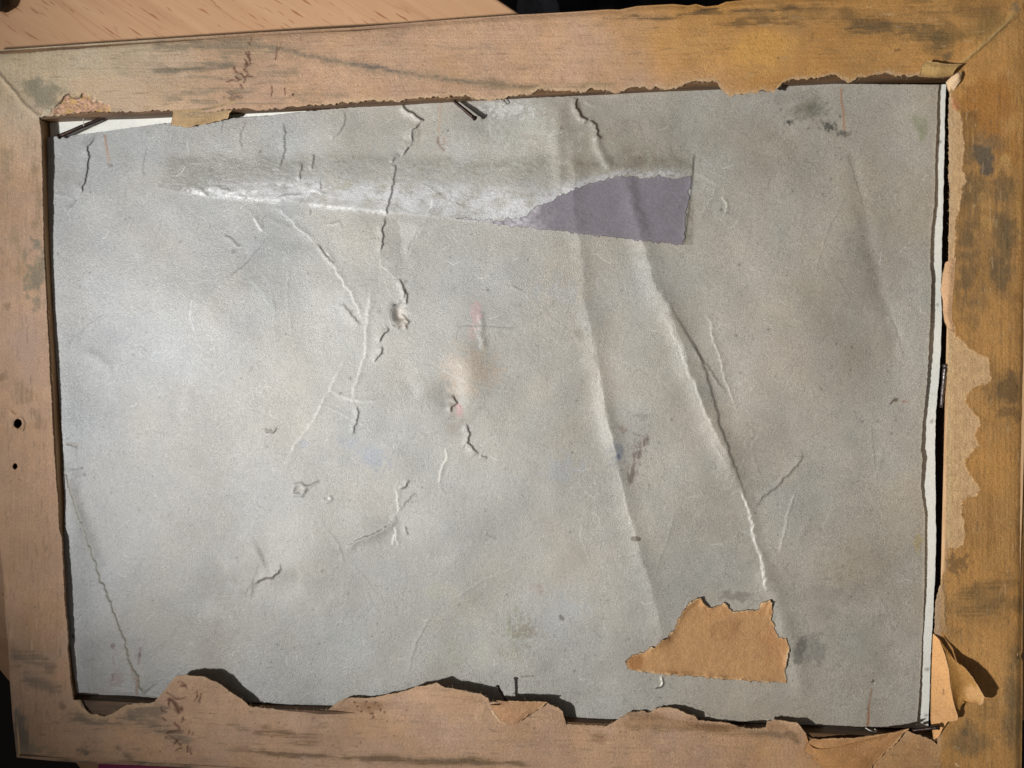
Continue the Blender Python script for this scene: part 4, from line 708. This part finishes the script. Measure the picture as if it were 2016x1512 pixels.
def cover(T, B, L_, R_, nu, nv, inner, seed):
    GX, GY = coons(T, B, L_, R_, nu, nv, 0)
    k = vn(np.arange(nu) * 1.0, np.zeros(nu), 3.3, seed=seed) * 3.6 + vn(np.arange(nu) * 1.0, np.zeros(nu), 1.4, seed=seed + 1) * 1.5 + vn(np.arange(nu) * 1.0, np.zeros(nu), 9, seed=seed + 2) * 5
    kv = vn(np.arange(nv) * 1.0, np.zeros(nv), 3, seed=seed) * 2.0 + vn(np.arange(nv) * 1.0, np.zeros(nv), 1.4, seed=seed + 1) * 1.4 + vn(np.arange(nv) * 1.0, np.zeros(nv), 9, seed=seed + 2) * 2
    k[0] = k[-1] = 0; kv[0] = kv[-1] = 0
    v = np.linspace(0, 1, nv); u = np.linspace(0, 1, nu)
    if inner == 'B': GY += k[:, None] * (v ** 6)[None]; dist = (1 - v)[None] * (GY[:, -1:] - GY[:, :1]); dout = v[None] * (GY[:, -1:] - GY[:, :1])
    if inner == 'T': GY += .45 * k[:, None] * ((1 - v) ** 6)[None]; dist = v[None] * (GY[:, -1:] - GY[:, :1]); dout = (1 - v)[None] * (GY[:, -1:] - GY[:, :1])
    if inner == 'R': GX += kv[None] * (u ** 6)[:, None] * .5; dist = (1 - u)[:, None] * (GX[-1:] - GX[:1]); dout = u[:, None] * (GX[-1:] - GX[:1])
    if inner == 'L': GX += kv[None] * ((1 - u) ** 6)[:, None]; dist = u[:, None] * (GX[-1:] - GX[:1]); dout = (1 - u)[:, None] * (GX[-1:] - GX[:1])
    f = frame_field(GX, GY); d = dist.ravel(); do = dout.ravel()
    m = np.exp(-(d / (5.5 + 5 * fbm(f.X, f.Y, 22, seed=seed + 5))) ** 2) * {'B': .6, 'T': .3, 'R': .1, 'L': .4}[inner] * (ss(560, 700, f.X) if inner == 'B' else 1)
    m = np.clip(m * (1 + .9 * fbm(f.X, f.Y, 6, seed=seed + 7)), 0, 1)
    f.C = f.C * (1 - m[:, None]) + lin(210, 180, 144) * m[:, None]      # furred torn rim
    f.H -= .9 * np.exp(-(do / 7) ** 2) + .35 * np.exp(-(do / 22) ** 2)  # rolled outer edge
    return f
Lm = lambda a, c: [a, c]
spec = [
 (top_out, top_in, [(-92, 104), (77, 231)], [(2030, -32), (1874, 150)], 1330, 118, 'B', 300),
 (bot_in, bot_out, [(144, 1377), (33, 1491)], [(1846, 1466), (2010, 1600)], 1250, 96, 'T', 320)]
for T, B, L_, R_, nu, nv, inn, sd in spec:
    # horizontal rails: left/right lines are the mitres, given by y
    f = cover(T, B, L_, R_, nu, nv, inn, sd)
    grid_solid('paper_strip', W(f.X, f.Y, f.H).reshape(*f.shape, 3), f.C.reshape(*f.shape, 3), .0008 if inn == 'R' else .0003, M_KRAFT, frame, edgecol=1.0)
for T, B, L_, R_, nu, nv, inn, sd in (
 ([(-92, 104), (77, 231)], [(33, 1491), (144, 1377)], left_out, left_in, 100, 800, 'R', 340),
 ([(1874, 150), (2030, -32)], [(1846, 1466), (2010, 1600)], right_in, right_out, 110, 900, 'L', 360)):
    T_, B_ = np.array(T, float), np.array(B, float)
    # upright rails: blend the two side lines at the same fraction, which follows both mitres
    def frac(q, n): 
        q = np.array(q, float); y = np.linspace(q[0, 1], q[-1, 1], n); return np.stack([np.interp(y, q[:, 1], q[:, 0]), y], -1)
    a, c = frac(L_, nv), frac(R_, nv); u = np.linspace(0, 1, nu)[:, None, None]
    G = a[None] * (1 - u) + c[None] * u
    _c = coons
    coons = lambda *k, **kw: (G[..., 0].copy(), G[..., 1].copy())
    f = cover(T, B, L_, R_, nu, nv, inn, sd); coons = _c
    grid_solid('paper_strip', W(f.X, f.Y, f.H).reshape(*f.shape, 3), f.C.reshape(*f.shape, 3), .0008 if inn == 'R' else .0003, M_KRAFT, frame, edgecol=1.0)

# --- loose flaps of the paper
def flap(name, rows, col, label=None, n=70, m=26, thick=.00018, wob=.15, jit=1.6, parent=frame, seed=0, mat=None, paint=None, rim=(214, 176, 130), rimw=.5):
    R_ = []
    for r in rows:
        r = np.array(r, float); s = np.r_[0, np.cumsum(np.hypot(*(np.diff(r[:, :2], axis=0).T)))]; s /= s[-1]
        t = np.linspace(0, 1, n); R_.append(np.stack([np.interp(t, s, r[:, k]) for k in range(3)], -1))
    R_ = np.array(R_); k = len(R_); t = np.linspace(0, k - 1, m); out = []
    for q in t:
        i0 = min(int(q), k - 2); f_ = q - i0; p = [R_[max(i0 - 1, 0)], R_[i0], R_[i0 + 1], R_[min(i0 + 2, k - 1)]]
        out.append(.5 * ((2 * p[1]) + (-p[0] + p[2]) * f_ + (2 * p[0] - 5 * p[1] + 4 * p[2] - p[3]) * f_ ** 2 + (-p[0] + 3 * p[1] - 3 * p[2] + p[3]) * f_ ** 3))
    G = np.array(out).transpose(1, 0, 2).copy()
    e = vn(np.arange(n) * 1., np.zeros(n), 2.2, seed=seed) * jit * 2; e2 = vn(np.arange(n) * 1., np.zeros(n), 5, seed=seed + 1) * jit * 2
    G[:, -1, 1] += e + e2; G[:, -1, 0] += e2 * .5
    f = Field(G[..., 0], G[..., 1], lin(*col)); f.H = G[..., 2].ravel() + wob * fbm(f.X, f.Y, 22, seed=seed + 3)
    f.C *= 1 + (.16 * fbm(f.X, f.Y, 30, seed=seed + 4) + .12 * fbm(f.X, f.Y, 5, seed=seed + 5))[:, None]
    if paint: paint(f)
    C = f.C.reshape(n, m, 3); C[:, -2:] = C[:, -2:] * (1 - rimw) + lin(*rim) * rimw
    o = grid_solid(name, W(f.X, f.Y, f.H).reshape(n, m, 3), C, thick, mat or M_KRAFT, parent, bottom=True, edgecol=1.0)
    if label: o['label'] = label
    return o
flap('paper_flap', [[(338, 217, .1), (400, 213, .1), (462, 200, .1)], [(340, 224, -.1), (398, 222, -.1), (462, 204, -.1)], [(338, 236, -1.0), (395, 236, -1.0), (456, 218, -1.0)], [(336, 246, -2.2), (352, 247, -2.2), (368, 251, -2.4), (385, 247, -2.4), (410, 243, -2.2), (430, 239, -2), (447, 234, -1.6), (452, 222, -.8)]],
     (172, 142, 102), 'brown paper tongue bent down over the top edge of the board', seed=1, paint=lambda f: (f.streak([(345, 224), (400, 222), (455, 212)], 9, (112, 100, 80), .8, 'x', 4, 3, 20)))
flap('paper_curl', [[(1812, 150, .1), (1845, 153, .1), (1876, 150, .1)], [(1811, 147, 1.5), (1845, 150, 1.5), (1876, 147, 1.2)], [(1813, 138, 2.8), (1846, 143, 2.8), (1878, 141, 2.2)], [(1815, 128, 3.3), (1848, 134, 3.3), (1884, 133, 2.6)], [(1823, 119, 3.0), (1846, 124, 3.0), (1868, 127, 2.6), (1895, 126, 2.0)]],
     (202, 164, 104), 'short curled tab of brown paper at the upper right inner corner', n=40, m=20, seed=2, jit=.8, wob=.05)
flap('paper_curl', [[(1862, 162, -.6), (1866, 176, -.6), (1872, 186, -.4)], [(1872, 152, .8), (1876, 164, .8), (1880, 174, .4)], [(1884, 144, 2.0), (1888, 152, 2.0), (1890, 160, 1.2)], [(1889, 140, 1.6), (1894, 146, 1.4), (1893, 156, .8)]],
     (222, 188, 148), 'small pale roll of paper fibre in the upper right inner corner', n=24, m=16, seed=3, jit=.6, wob=.1)
flap('paper_flap', [[(1882, 506, .15), (1879, 545, .15), (1875, 590, .15), (1873, 620, .15), (1878, 654, .15)], [(1870, 512, .1), (1868, 545, .1), (1865, 590, .1), (1864, 620, .1), (1872, 650, .1)], [(1861, 517, -.6), (1856, 540, -.8), (1852, 572, -1.0), (1856, 592, -1.0), (1857, 615, -.9), (1860, 634, -.8), (1866, 646, -.4)]],
     (208, 164, 122), 'peach coloured paper shred reaching over the gap on the right', n=60, m=14, seed=4, jit=1.0)
# big curl at the lower right: a narrow strip hanging inward and the tongue folded back over the rail
flap('paper_flap', [[(1837, 1247, .2), (1835, 1290, -.4), (1833, 1350, -.6), (1832, 1416, -.6), (1838, 1456, -.2)], [(1846, 1256, 1.2), (1851, 1300, 1.2), (1856, 1350, 1.2), (1858, 1400, 1.0), (1848, 1450, .5)], [(1850, 1262, 1.8), (1861, 1290, 2.6), (1868, 1318, 3.0), (1870, 1345, 3.2), (1876, 1378, 3.2), (1886, 1411, 2.6), (1884, 1419, 2.4), (1866, 1420, 1.6), (1855, 1436, 1.0)]],
     (218, 164, 106), 'upright strip of torn peach brown paper at the lower right corner', n=80, m=24, seed=5, jit=.8, wob=.12, paint=lambda f: (f.line([(1858, 1355), (1857, 1368)], 1.5, (96, 62, 36), .7)))
flap('paper_flap', [[(1848, 1258, 2.0), (1862, 1285, 2.9), (1869, 1315, 3.3), (1871, 1345, 3.5), (1877, 1378, 3.4), (1886, 1411, 2.2)], [(1851, 1260, 2.0), (1868, 1290, 3.0), (1879, 1318, 3.2), (1884, 1345, 3.0), (1887, 1378, 2.3), (1888, 1408, 1.5)], [(1856, 1266, 2.0), (1876, 1296, 3.2), (1892, 1322, 3.4), (1900, 1345, 3.2), (1903, 1372, 3.0), (1892, 1392, 1.4)], [(1860, 1272, 2.2), (1879, 1300, 3.6), (1901, 1316, 4.4), (1917, 1337, 5.2), (1930, 1358, 5.6), (1938, 1371, 5.6), (1936, 1384, 5.0), (1928, 1389, 4.6), (1914, 1385, 4.2), (1902, 1383, 3.6), (1893, 1380, 2.6)]],
     (176, 128, 66), 'ochre paper tongue folded back and standing up on the right rail', n=90, m=30, seed=6, jit=.9, wob=.12, paint=lambda f: f.blob(1922, 1365, 26, 22, (214, 164, 106), .9, rag=.5, sc=12))  # the pale blob paints the lit end of the tongue
flap('paper_flap', [[(1583, 1478, .3), (1604, 1494, .5), (1625, 1504, .5), (1650, 1514, .5), (1690, 1518, .5), (1716, 1508, .6)], [(1590, 1462, 1.0), (1615, 1470, 1.6), (1650, 1478, 1.8), (1690, 1480, 1.8), (1722, 1478, 1.6), (1750, 1472, 1.2)], [(1597, 1455, .6), (1630, 1455, 1.2), (1660, 1454, 1.6), (1700, 1451, 1.6), (1745, 1444, 1.6), (1770, 1440, 1.6), (1786, 1435, 1.4)]],
     (190, 140, 92), 'wide brown paper tongue rolled away from the board at the bottom right', n=90, m=22, seed=7, jit=1.0)
flap('paper_flap', [[(1586, 1446, .3), (1590, 1470, .2), (1600, 1496, .2), (1625, 1516, .1)], [(1620, 1475, 2.0), (1640, 1488, 2.0), (1660, 1500, 1.8), (1680, 1516, 1.2)], [(1790, 1434, 1.5), (1774, 1449, 1.2), (1762, 1465, 1.0), (1745, 1481, .8), (1719, 1504, .6), (1714, 1520, .4)]],
     (186, 136, 86), 'broad torn brown paper piece with a ragged slanting edge at the bottom right', n=80, m=30, seed=8, jit=1.2, wob=.2)
flap('paper_flap', [[(963, 1388, .6), (972, 1400, .5), (985, 1420, .4), (1008, 1428, .4), (1018, 1424, .4)], [(985, 1388, 1.6), (1000, 1396, 1.5), (1015, 1402, 1.3), (1030, 1404, 1.2), (1040, 1400, 1.2)], [(977, 1380, 1.0), (1000, 1380, 1.0), (1035, 1381, 1.0), (1077, 1382, .7), (1060, 1396, 1.0), (1043, 1407, 1.1), (1036, 1412, 1.0), (1020, 1424, .8)]],
     (188, 144, 106), 'creased brown paper flap folded back beside the bottom nail', n=90, m=22, seed=9, jit=1.0, wob=.35)
# added brown strip standing in for the lit inner wall on the left
flap('lit_wall_strip', [[(80, 240, -4.6), (86, 430, -4.6), (92, 620, -4.6), (100, 800, -4.6), (102, 826, -4.6)], [(108, 300, -5.6), (112, 430, -5.6), (120, 620, -5.6), (128, 780, -5.6), (128, 808, -5.6)]],
     (128, 98, 60), 'added brown strip standing in for the lit inner wall left of the board', n=60, m=6, seed=10, jit=.5, rimw=0)

def fibres(edges, zf, col, n, name, seed, out):
    rs = random.Random(seed); V = []; Q = []
    seg = [(a, c) for e in edges for a, c in zip(e, e[1:])]; wts = [math.hypot(c[0] - a[0], c[1] - a[1]) for a, c in seg]
    for (a, c) in rs.choices(seg, wts, k=n):
        t = rs.random(); x = a[0] + (c[0] - a[0]) * t; y = a[1] + (c[1] - a[1]) * t
        nx, ny = out(x, y); an = math.atan2(ny, nx) + rs.gauss(0, .7); L_ = rs.choice((1.5, 2.5, 3.5, 5, 8)) * rs.uniform(.7, 1.2); w_ = rs.uniform(.2, .38); k = rs.gauss(0, .5); z = zf(x, y)
        pts = [(x - 2 * math.cos(an), y - 2 * math.sin(an), z + .05)]; q = an
        for j in range(3): q += k * .5; pts.append((pts[-1][0] + (L_ + 2) / 3 * math.cos(q), pts[-1][1] + (L_ + 2) / 3 * math.sin(q), z + .12 * j * rs.uniform(-1, 1.5)))
        b0 = len(V)
        for j, p in enumerate(pts):
            ww = w_ * (1 - .25 * j); ex, ey = -math.sin(an) * ww, math.cos(an) * ww
            V += [(p[0] + ex, p[1] + ey, p[2]), (p[0] - ex, p[1] - ey, p[2]), (p[0], p[1], p[2] - ww * .25)]
        for j in range(3):
            for u in range(3): Q.append((b0 + 3 * j + u, b0 + 3 * j + (u + 1) % 3, b0 + 3 * j + 3 + (u + 1) % 3, b0 + 3 * j + 3 + u))
    V = np.array(V); C = np.tile(lin(*col), (len(V), 1)) * (1 + .2 * vn(np.arange(len(V)) // 12 * 1.7, np.zeros(len(V)), 1.0, seed=seed))[:, None]
    o = link(name, raw_mesh(name, W(V[:, 0], V[:, 1], V[:, 2]), Q, C), M_KRAFT, frame); o['kind'] = 'stuff'; return o
fibres([top_in[11:]], lambda x, y: .12, (214, 184, 144), 300, 'torn_fibre', 1, lambda x, y: (0, 1))
fibres([bot_in], lambda x, y: -.1, (206, 168, 126), 260, 'torn_fibre', 2, lambda x, y: (0, -1))
fibres([[(1871, 182), (1875, 205), (1887, 222), (1895, 246), (1894, 262), (1899, 293), (1893, 330), (1903, 357), (1893, 372), (1890, 406), (1882, 433), (1879, 486)], [(1882, 658), (1906, 684), (1945, 703), (1951, 742), (1922, 762), (1901, 790), (1930, 829), (1919, 861), (1930, 877), (1898, 906), (1919, 946), (1930, 967), (1893, 983), (1893, 1014), (1901, 1049), (1877, 1081)]], lambda x, y: .15, (214, 176, 122), 220, 'torn_fibre', 3, lambda x, y: (1, 0))
fibres([right_in[:12]], lambda x, y: -.1, (220, 188, 146), 150, 'torn_fibre', 4, lambda x, y: (-1, 0))

# ================================================================== nails
def nail(a, c, r, head, label, mat=M_NAIL, bend=(0, 0, 0), taper=.75, flat=False):
    A, B = W(*a), W(*c); A = A.copy(); root = empty('nail', tuple(A)); tag(root, label, 'nail', 'old nails holding the board in the frame')
    ax = (B - A); L_ = np.linalg.norm(ax); ax /= L_; e1 = np.cross(ax, [0, 0, 1.]); e1 /= np.linalg.norm(e1); e2 = np.cross(ax, e1); bv = np.array(bend) * .001
    def tube(prof, name, nn=16):
        V = []; Q = []; rs = np.random.RandomState(3)
        for s, rr in prof:
            c0 = A + ax * s * L_ + bv * math.sin(math.pi * min(max(s, 0), 1))
            for k in range(nn):
                th = 2 * math.pi * k / nn; q = rr * (1 + .10 * rs.uniform(-1, 1)); V.append(c0 + (e1 * math.cos(th) + e2 * math.sin(th)) * q)
        for j in range(len(prof) - 1):
            for k in range(nn): Q.append((j * nn + k, j * nn + (k + 1) % nn, (j + 1) * nn + (k + 1) % nn, (j + 1) * nn + k))
        me = bpy.data.meshes.new(name); me.from_pydata([tuple(v) for v in V], [], Q + [tuple(range(nn))[::-1], tuple(range((len(prof) - 1) * nn, len(prof) * nn))]); me.update()
        for p in me.polygons: p.use_smooth = True
        return link(name, me, mat, root)
    tube([(s, r * (taper + (1 - taper) * s)) for s in np.linspace(0, .97, 14)], 'shank')
    hh = .0004 / L_
    tube([(.955, r * .9), (.975, head * .8), (.985, head), (1.0, head), (1.0 + hh, head * .7)], 'head')
    return root
nail((212, 229, -3.4), (116, 269, -1.9), .00072, .00092, 'dark nail lying slantwise over the upper left corner of the board', bend=(0, 0, .3))
nail((880, 188, -2.4), (935, 233, -.9), .00062, .00086, 'dark nail slanting down from the middle of the top rail')
nail((1000, 1386, -1.5), (980, 1352, 1.6), .00046, .00068, 'small nail standing up beside the folded paper flap at the bottom')
nail((1853, 802, -3.4), (1861, 720, -1.0), .00060, .00080, 'shiny grey nail upright in the slot on the right of the board', mat=M_STEEL)
nail((1796, 1438, -.6), (1847, 1432, 2.4), .00062, .00085, 'dark nail driven level into the lower right corner', mat=M_NAIL)
def wire(name, pts, r, mat, label, cat):
    cu = bpy.data.curves.new(name, 'CURVE'); cu.dimensions = '3D'; cu.bevel_depth = r; cu.bevel_resolution = 2
    sp = cu.splines.new('NURBS'); sp.points.add(len(pts) - 1); sp.use_endpoint_u = True; sp.order_u = 3
    for q, p in zip(sp.points, pts): q.co = (*W(*p), 1)
    o = bpy.data.objects.new(name, cu); COL.objects.link(o); bpy.context.view_layer.update()
    dg = bpy.context.evaluated_depsgraph_get(); me = bpy.data.meshes.new_from_object(o.evaluated_get(dg)); bpy.data.objects.remove(o)
    for p in me.polygons: p.use_smooth = True
    o = link(name, me, mat); return tag(o, label, cat)
m_, nt_, bs_ = nodes('pale_fibre'); nz = N(nt_, 'ShaderNodeTexNoise', Scale=900.0); cr_ = N(nt_, 'ShaderNodeValToRGB'); cr_.color_ramp.elements[0].color = (*lin(190, 184, 172), 1); cr_.color_ramp.elements[1].color = (*lin(232, 228, 218), 1)
nt_.links.new(nz.outputs['Fac'], cr_.inputs['Fac']); nt_.links.new(cr_.outputs[0], bs_.inputs['Base Color']); bs_.inputs['Roughness'].default_value = .5; M_FIB = m_
wire('fibre', [(165, 231, -2), (163, 238, -2), (166, 246, -1.5), (162, 250, -2.5), (158, 248, -3)], .00014, M_FIB, 'tiny curled pale fibre next to the upper left nail', 'fibre')
wire('fibre', [(1704, 1433, -3.4), (1712, 1438, -2.5), (1722, 1442, -2.0), (1727, 1440, -2.2), (1722, 1435, -3)], .00018, M_FIB, 'looped pale fibre below the rust streak at the bottom edge', 'fibre')
wire('fibre', [(986, 196, -3), (988, 205, -2.6), (994, 207, -2.4), (998, 199, -3), (995, 195, -3.4)], .00014, M_FIB, 'glinting pale fibre at the top edge right of the slanting nail', 'fibre')

# ================================================================== table, floor and what lies around
tq = [W(*p, -15.0) for p in ((-320, -870), (2380, 930), (1098, 2667), (-720, 445))]
def prism(name, quad, z0, z1, mat, bevel=0.0):
    V = [(q[0], q[1], z1) for q in quad] + [(q[0], q[1], z0) for q in quad]
    me = bpy.data.meshes.new(name); me.from_pydata(V, [], [(3, 2, 1, 0), (4, 5, 6, 7)] + [(k, (k + 1) % 4, (k + 1) % 4 + 4, k + 4) for k in range(4)])
    import bmesh
    bm = bmesh.new(); bm.from_mesh(me); bmesh.ops.recalc_face_normals(bm, faces=bm.faces)
    if bevel: bmesh.ops.bevel(bm, geom=bm.edges[:], offset=bevel, segments=3, affect='EDGES', profile=.5)
    bm.to_mesh(me); bm.free(); return link(name, me, mat)
def table_mat():
    m, nt, bs = nodes('pinkish_beech_veneer'); L = nt.links.new
    tc = N(nt, 'ShaderNodeTexCoord'); mp = N(nt, 'ShaderNodeMapping'); mp.inputs['Rotation'].default_value = (0, 0, math.radians(34)); L(tc.outputs['Object'], mp.inputs['Vector'])
    def stretched(sx, sy): q = N(nt, 'ShaderNodeMapping'); q.inputs['Scale'].default_value = (sx, sy, 1); L(mp.outputs[0], q.inputs['Vector']); return q
    q1 = stretched(110, 1000); pore = N(nt, 'ShaderNodeTexNoise', Scale=1.0, Detail=1.5, Roughness=.5); L(q1.outputs[0], pore.inputs['Vector'])
    pr = N(nt, 'ShaderNodeMapRange'); pr.inputs['From Min'].default_value = .63; pr.inputs['From Max'].default_value = .70; L(pore.outputs['Fac'], pr.inputs['Value'])
    q2 = stretched(14, 150); gr = N(nt, 'ShaderNodeTexNoise', Scale=1.0, Detail=4., Roughness=.6, Distortion=.4); L(q2.outputs[0], gr.inputs['Vector'])
    cr = N(nt, 'ShaderNodeValToRGB'); cr.color_ramp.elements[0].position = .3; cr.color_ramp.elements[1].position = .7
    cr.color_ramp.elements[0].color = (*lin(190, 146, 110), 1); cr.color_ramp.elements[1].color = (*lin(204, 162, 124), 1); L(gr.outputs['Fac'], cr.inputs['Fac'])
    q3 = stretched(5, 70); wv = N(nt, 'ShaderNodeTexNoise', Scale=1.0, Detail=2., Distortion=.8); L(q3.outputs[0], wv.inputs['Vector'])
    wr = N(nt, 'ShaderNodeMath', operation='SUBTRACT'); L(wv.outputs['Fac'], wr.inputs[0]); wr.inputs[1].default_value = .5
    wa = N(nt, 'ShaderNodeMath', operation='ABSOLUTE'); L(wr.outputs[0], wa.inputs[0])
    wm = N(nt, 'ShaderNodeMapRange'); wm.inputs['From Min'].default_value = .0; wm.inputs['From Max'].default_value = .014; wm.inputs['To Min'].default_value = .32; wm.inputs['To Max'].default_value = 0; L(wa.outputs[0], wm.inputs['Value'])
    mxm = N(nt, 'ShaderNodeMath', operation='MAXIMUM'); L(pr.outputs[0], mxm.inputs[0]); L(wm.outputs[0], mxm.inputs[1])
    mx = N(nt, 'ShaderNodeMix', data_type='RGBA'); L(mxm.outputs[0], mx.inputs[0]); L(cr.outputs['Color'], mx.inputs[6]); mx.inputs[7].default_value = (*lin(166, 112, 80), 1)
    L(mx.outputs[2], bs.inputs['Base Color']); bs.inputs['Roughness'].default_value = .5; bs.inputs['Specular IOR Level'].default_value = .35
    bp = N(nt, 'ShaderNodeBump', Strength=.3, Distance=.0002); bp.invert = True; L(mxm.outputs[0], bp.inputs['Height']); L(bp.outputs[0], bs.inputs['Normal'])
    return m
t = prism('table_top', tq, -.040, -.0152, table_mat(), .0012)
tag(t, 'pinkish brown wooden table top with dark grain dashes under the frame', 'table')
def plain(name, c, rough=.8, sc=60, var=.4):
    m, nt, bs = nodes(name); tc = N(nt, 'ShaderNodeTexCoord'); n1 = N(nt, 'ShaderNodeTexNoise', Scale=sc, Detail=4.0); nt.links.new(tc.outputs['Object'], n1.inputs['Vector'])
    cr = N(nt, 'ShaderNodeValToRGB'); c = lin(*c); cr.color_ramp.elements[0].color = (*(c * (1 - var)), 1); cr.color_ramp.elements[1].color = (*np.minimum(c * (1 + var), 1), 1)
    nt.links.new(n1.outputs['Fac'], cr.inputs['Fac']); nt.links.new(cr.outputs[0], bs.inputs['Base Color']); bs.inputs['Roughness'].default_value = rough; return m
fl = prism('floor', [(-3, 3), (3, 3), (3, -3), (-3, -3)], -.76, -.70, plain('dark_floor', (26, 22, 20)), 0); tag(fl, kind='structure')
def lump(name, c, r, mat, label, cat, seed):
    n, m = 48, 32; U, V = np.meshgrid(np.linspace(0, 2 * np.pi, n), np.linspace(0, 1, m), indexing='ij')
    k = 1 + .5 * fbm(np.cos(U) * 10 + 50, np.sin(U) * 10 + 50 + V * 6, 5, seed=seed)
    x = c[0] + r[0] * V * np.cos(U) * k; y = c[1] + r[1] * V * np.sin(U) * k; z = c[2] + r[2] * (1 - V ** 2) + r[2] * .5 * fbm(x * 1000, y * 1000, 22, seed=seed + 1) * (1 - V * .5)
    return tag(grid_solid(name, np.stack([x, y, z], -1), np.tile(lin(120, 126, 140), (n, m, 1)), .01, mat), label, cat)
cp = W(1048, -4, -160.0); lump('cloth', (cp[0], cp[1], -.18), (.012, .02, .03), plain('blue_grey_cloth', (120, 126, 138), .9, 200), 'blurred blue grey cloth beyond the table edge at the top', 'cloth', 5)
cp = W(1180, -30, -260.0); lump('dark_cloth', (cp[0], cp[1], -.32), (.16, .10, .05), plain('black_cloth', (30, 30, 32), .9, 120), 'crumpled blackish cloth in the dark beyond the table edge', 'cloth', 9)
pk = [W(*p, -14.9) for p in ((196, 1500), (420, 1516), (400, 1560), (190, 1550))]
o = prism('card', pk, -.0150, -.0144, plain('magenta_card', (150, 30, 90), .6, 300, .2), 0); tag(o, 'sliver of magenta card peeping out below the bottom rail', 'card')
def sphere_like(name, c, r, mat, label, cat):
    import bmesh
    bm = bmesh.new(); bmesh.ops.create_uvsphere(bm, u_segments=24, v_segments=14, radius=1); bmesh.ops.scale(bm, vec=r, verts=bm.verts)
    for v in bm.verts: v.co *= 1 + .06 * math.sin(v.co.x * 900 + v.co.y * 500)
    bmesh.ops.translate(bm, vec=c, verts=bm.verts); me = bpy.data.meshes.new(name); bm.to_mesh(me); bm.free()
    for p in me.polygons: p.use_smooth = True
    return tag(link(name, me, mat), label, cat)
cp = W(-10, -8, -11.5); sphere_like('rubber_cap', tuple(cp), (.0045, .0060, .0035), plain('dark_rubber', (40, 30, 24), .7, 300), 'blurred dark rounded cap poking into the upper left corner', 'cap')
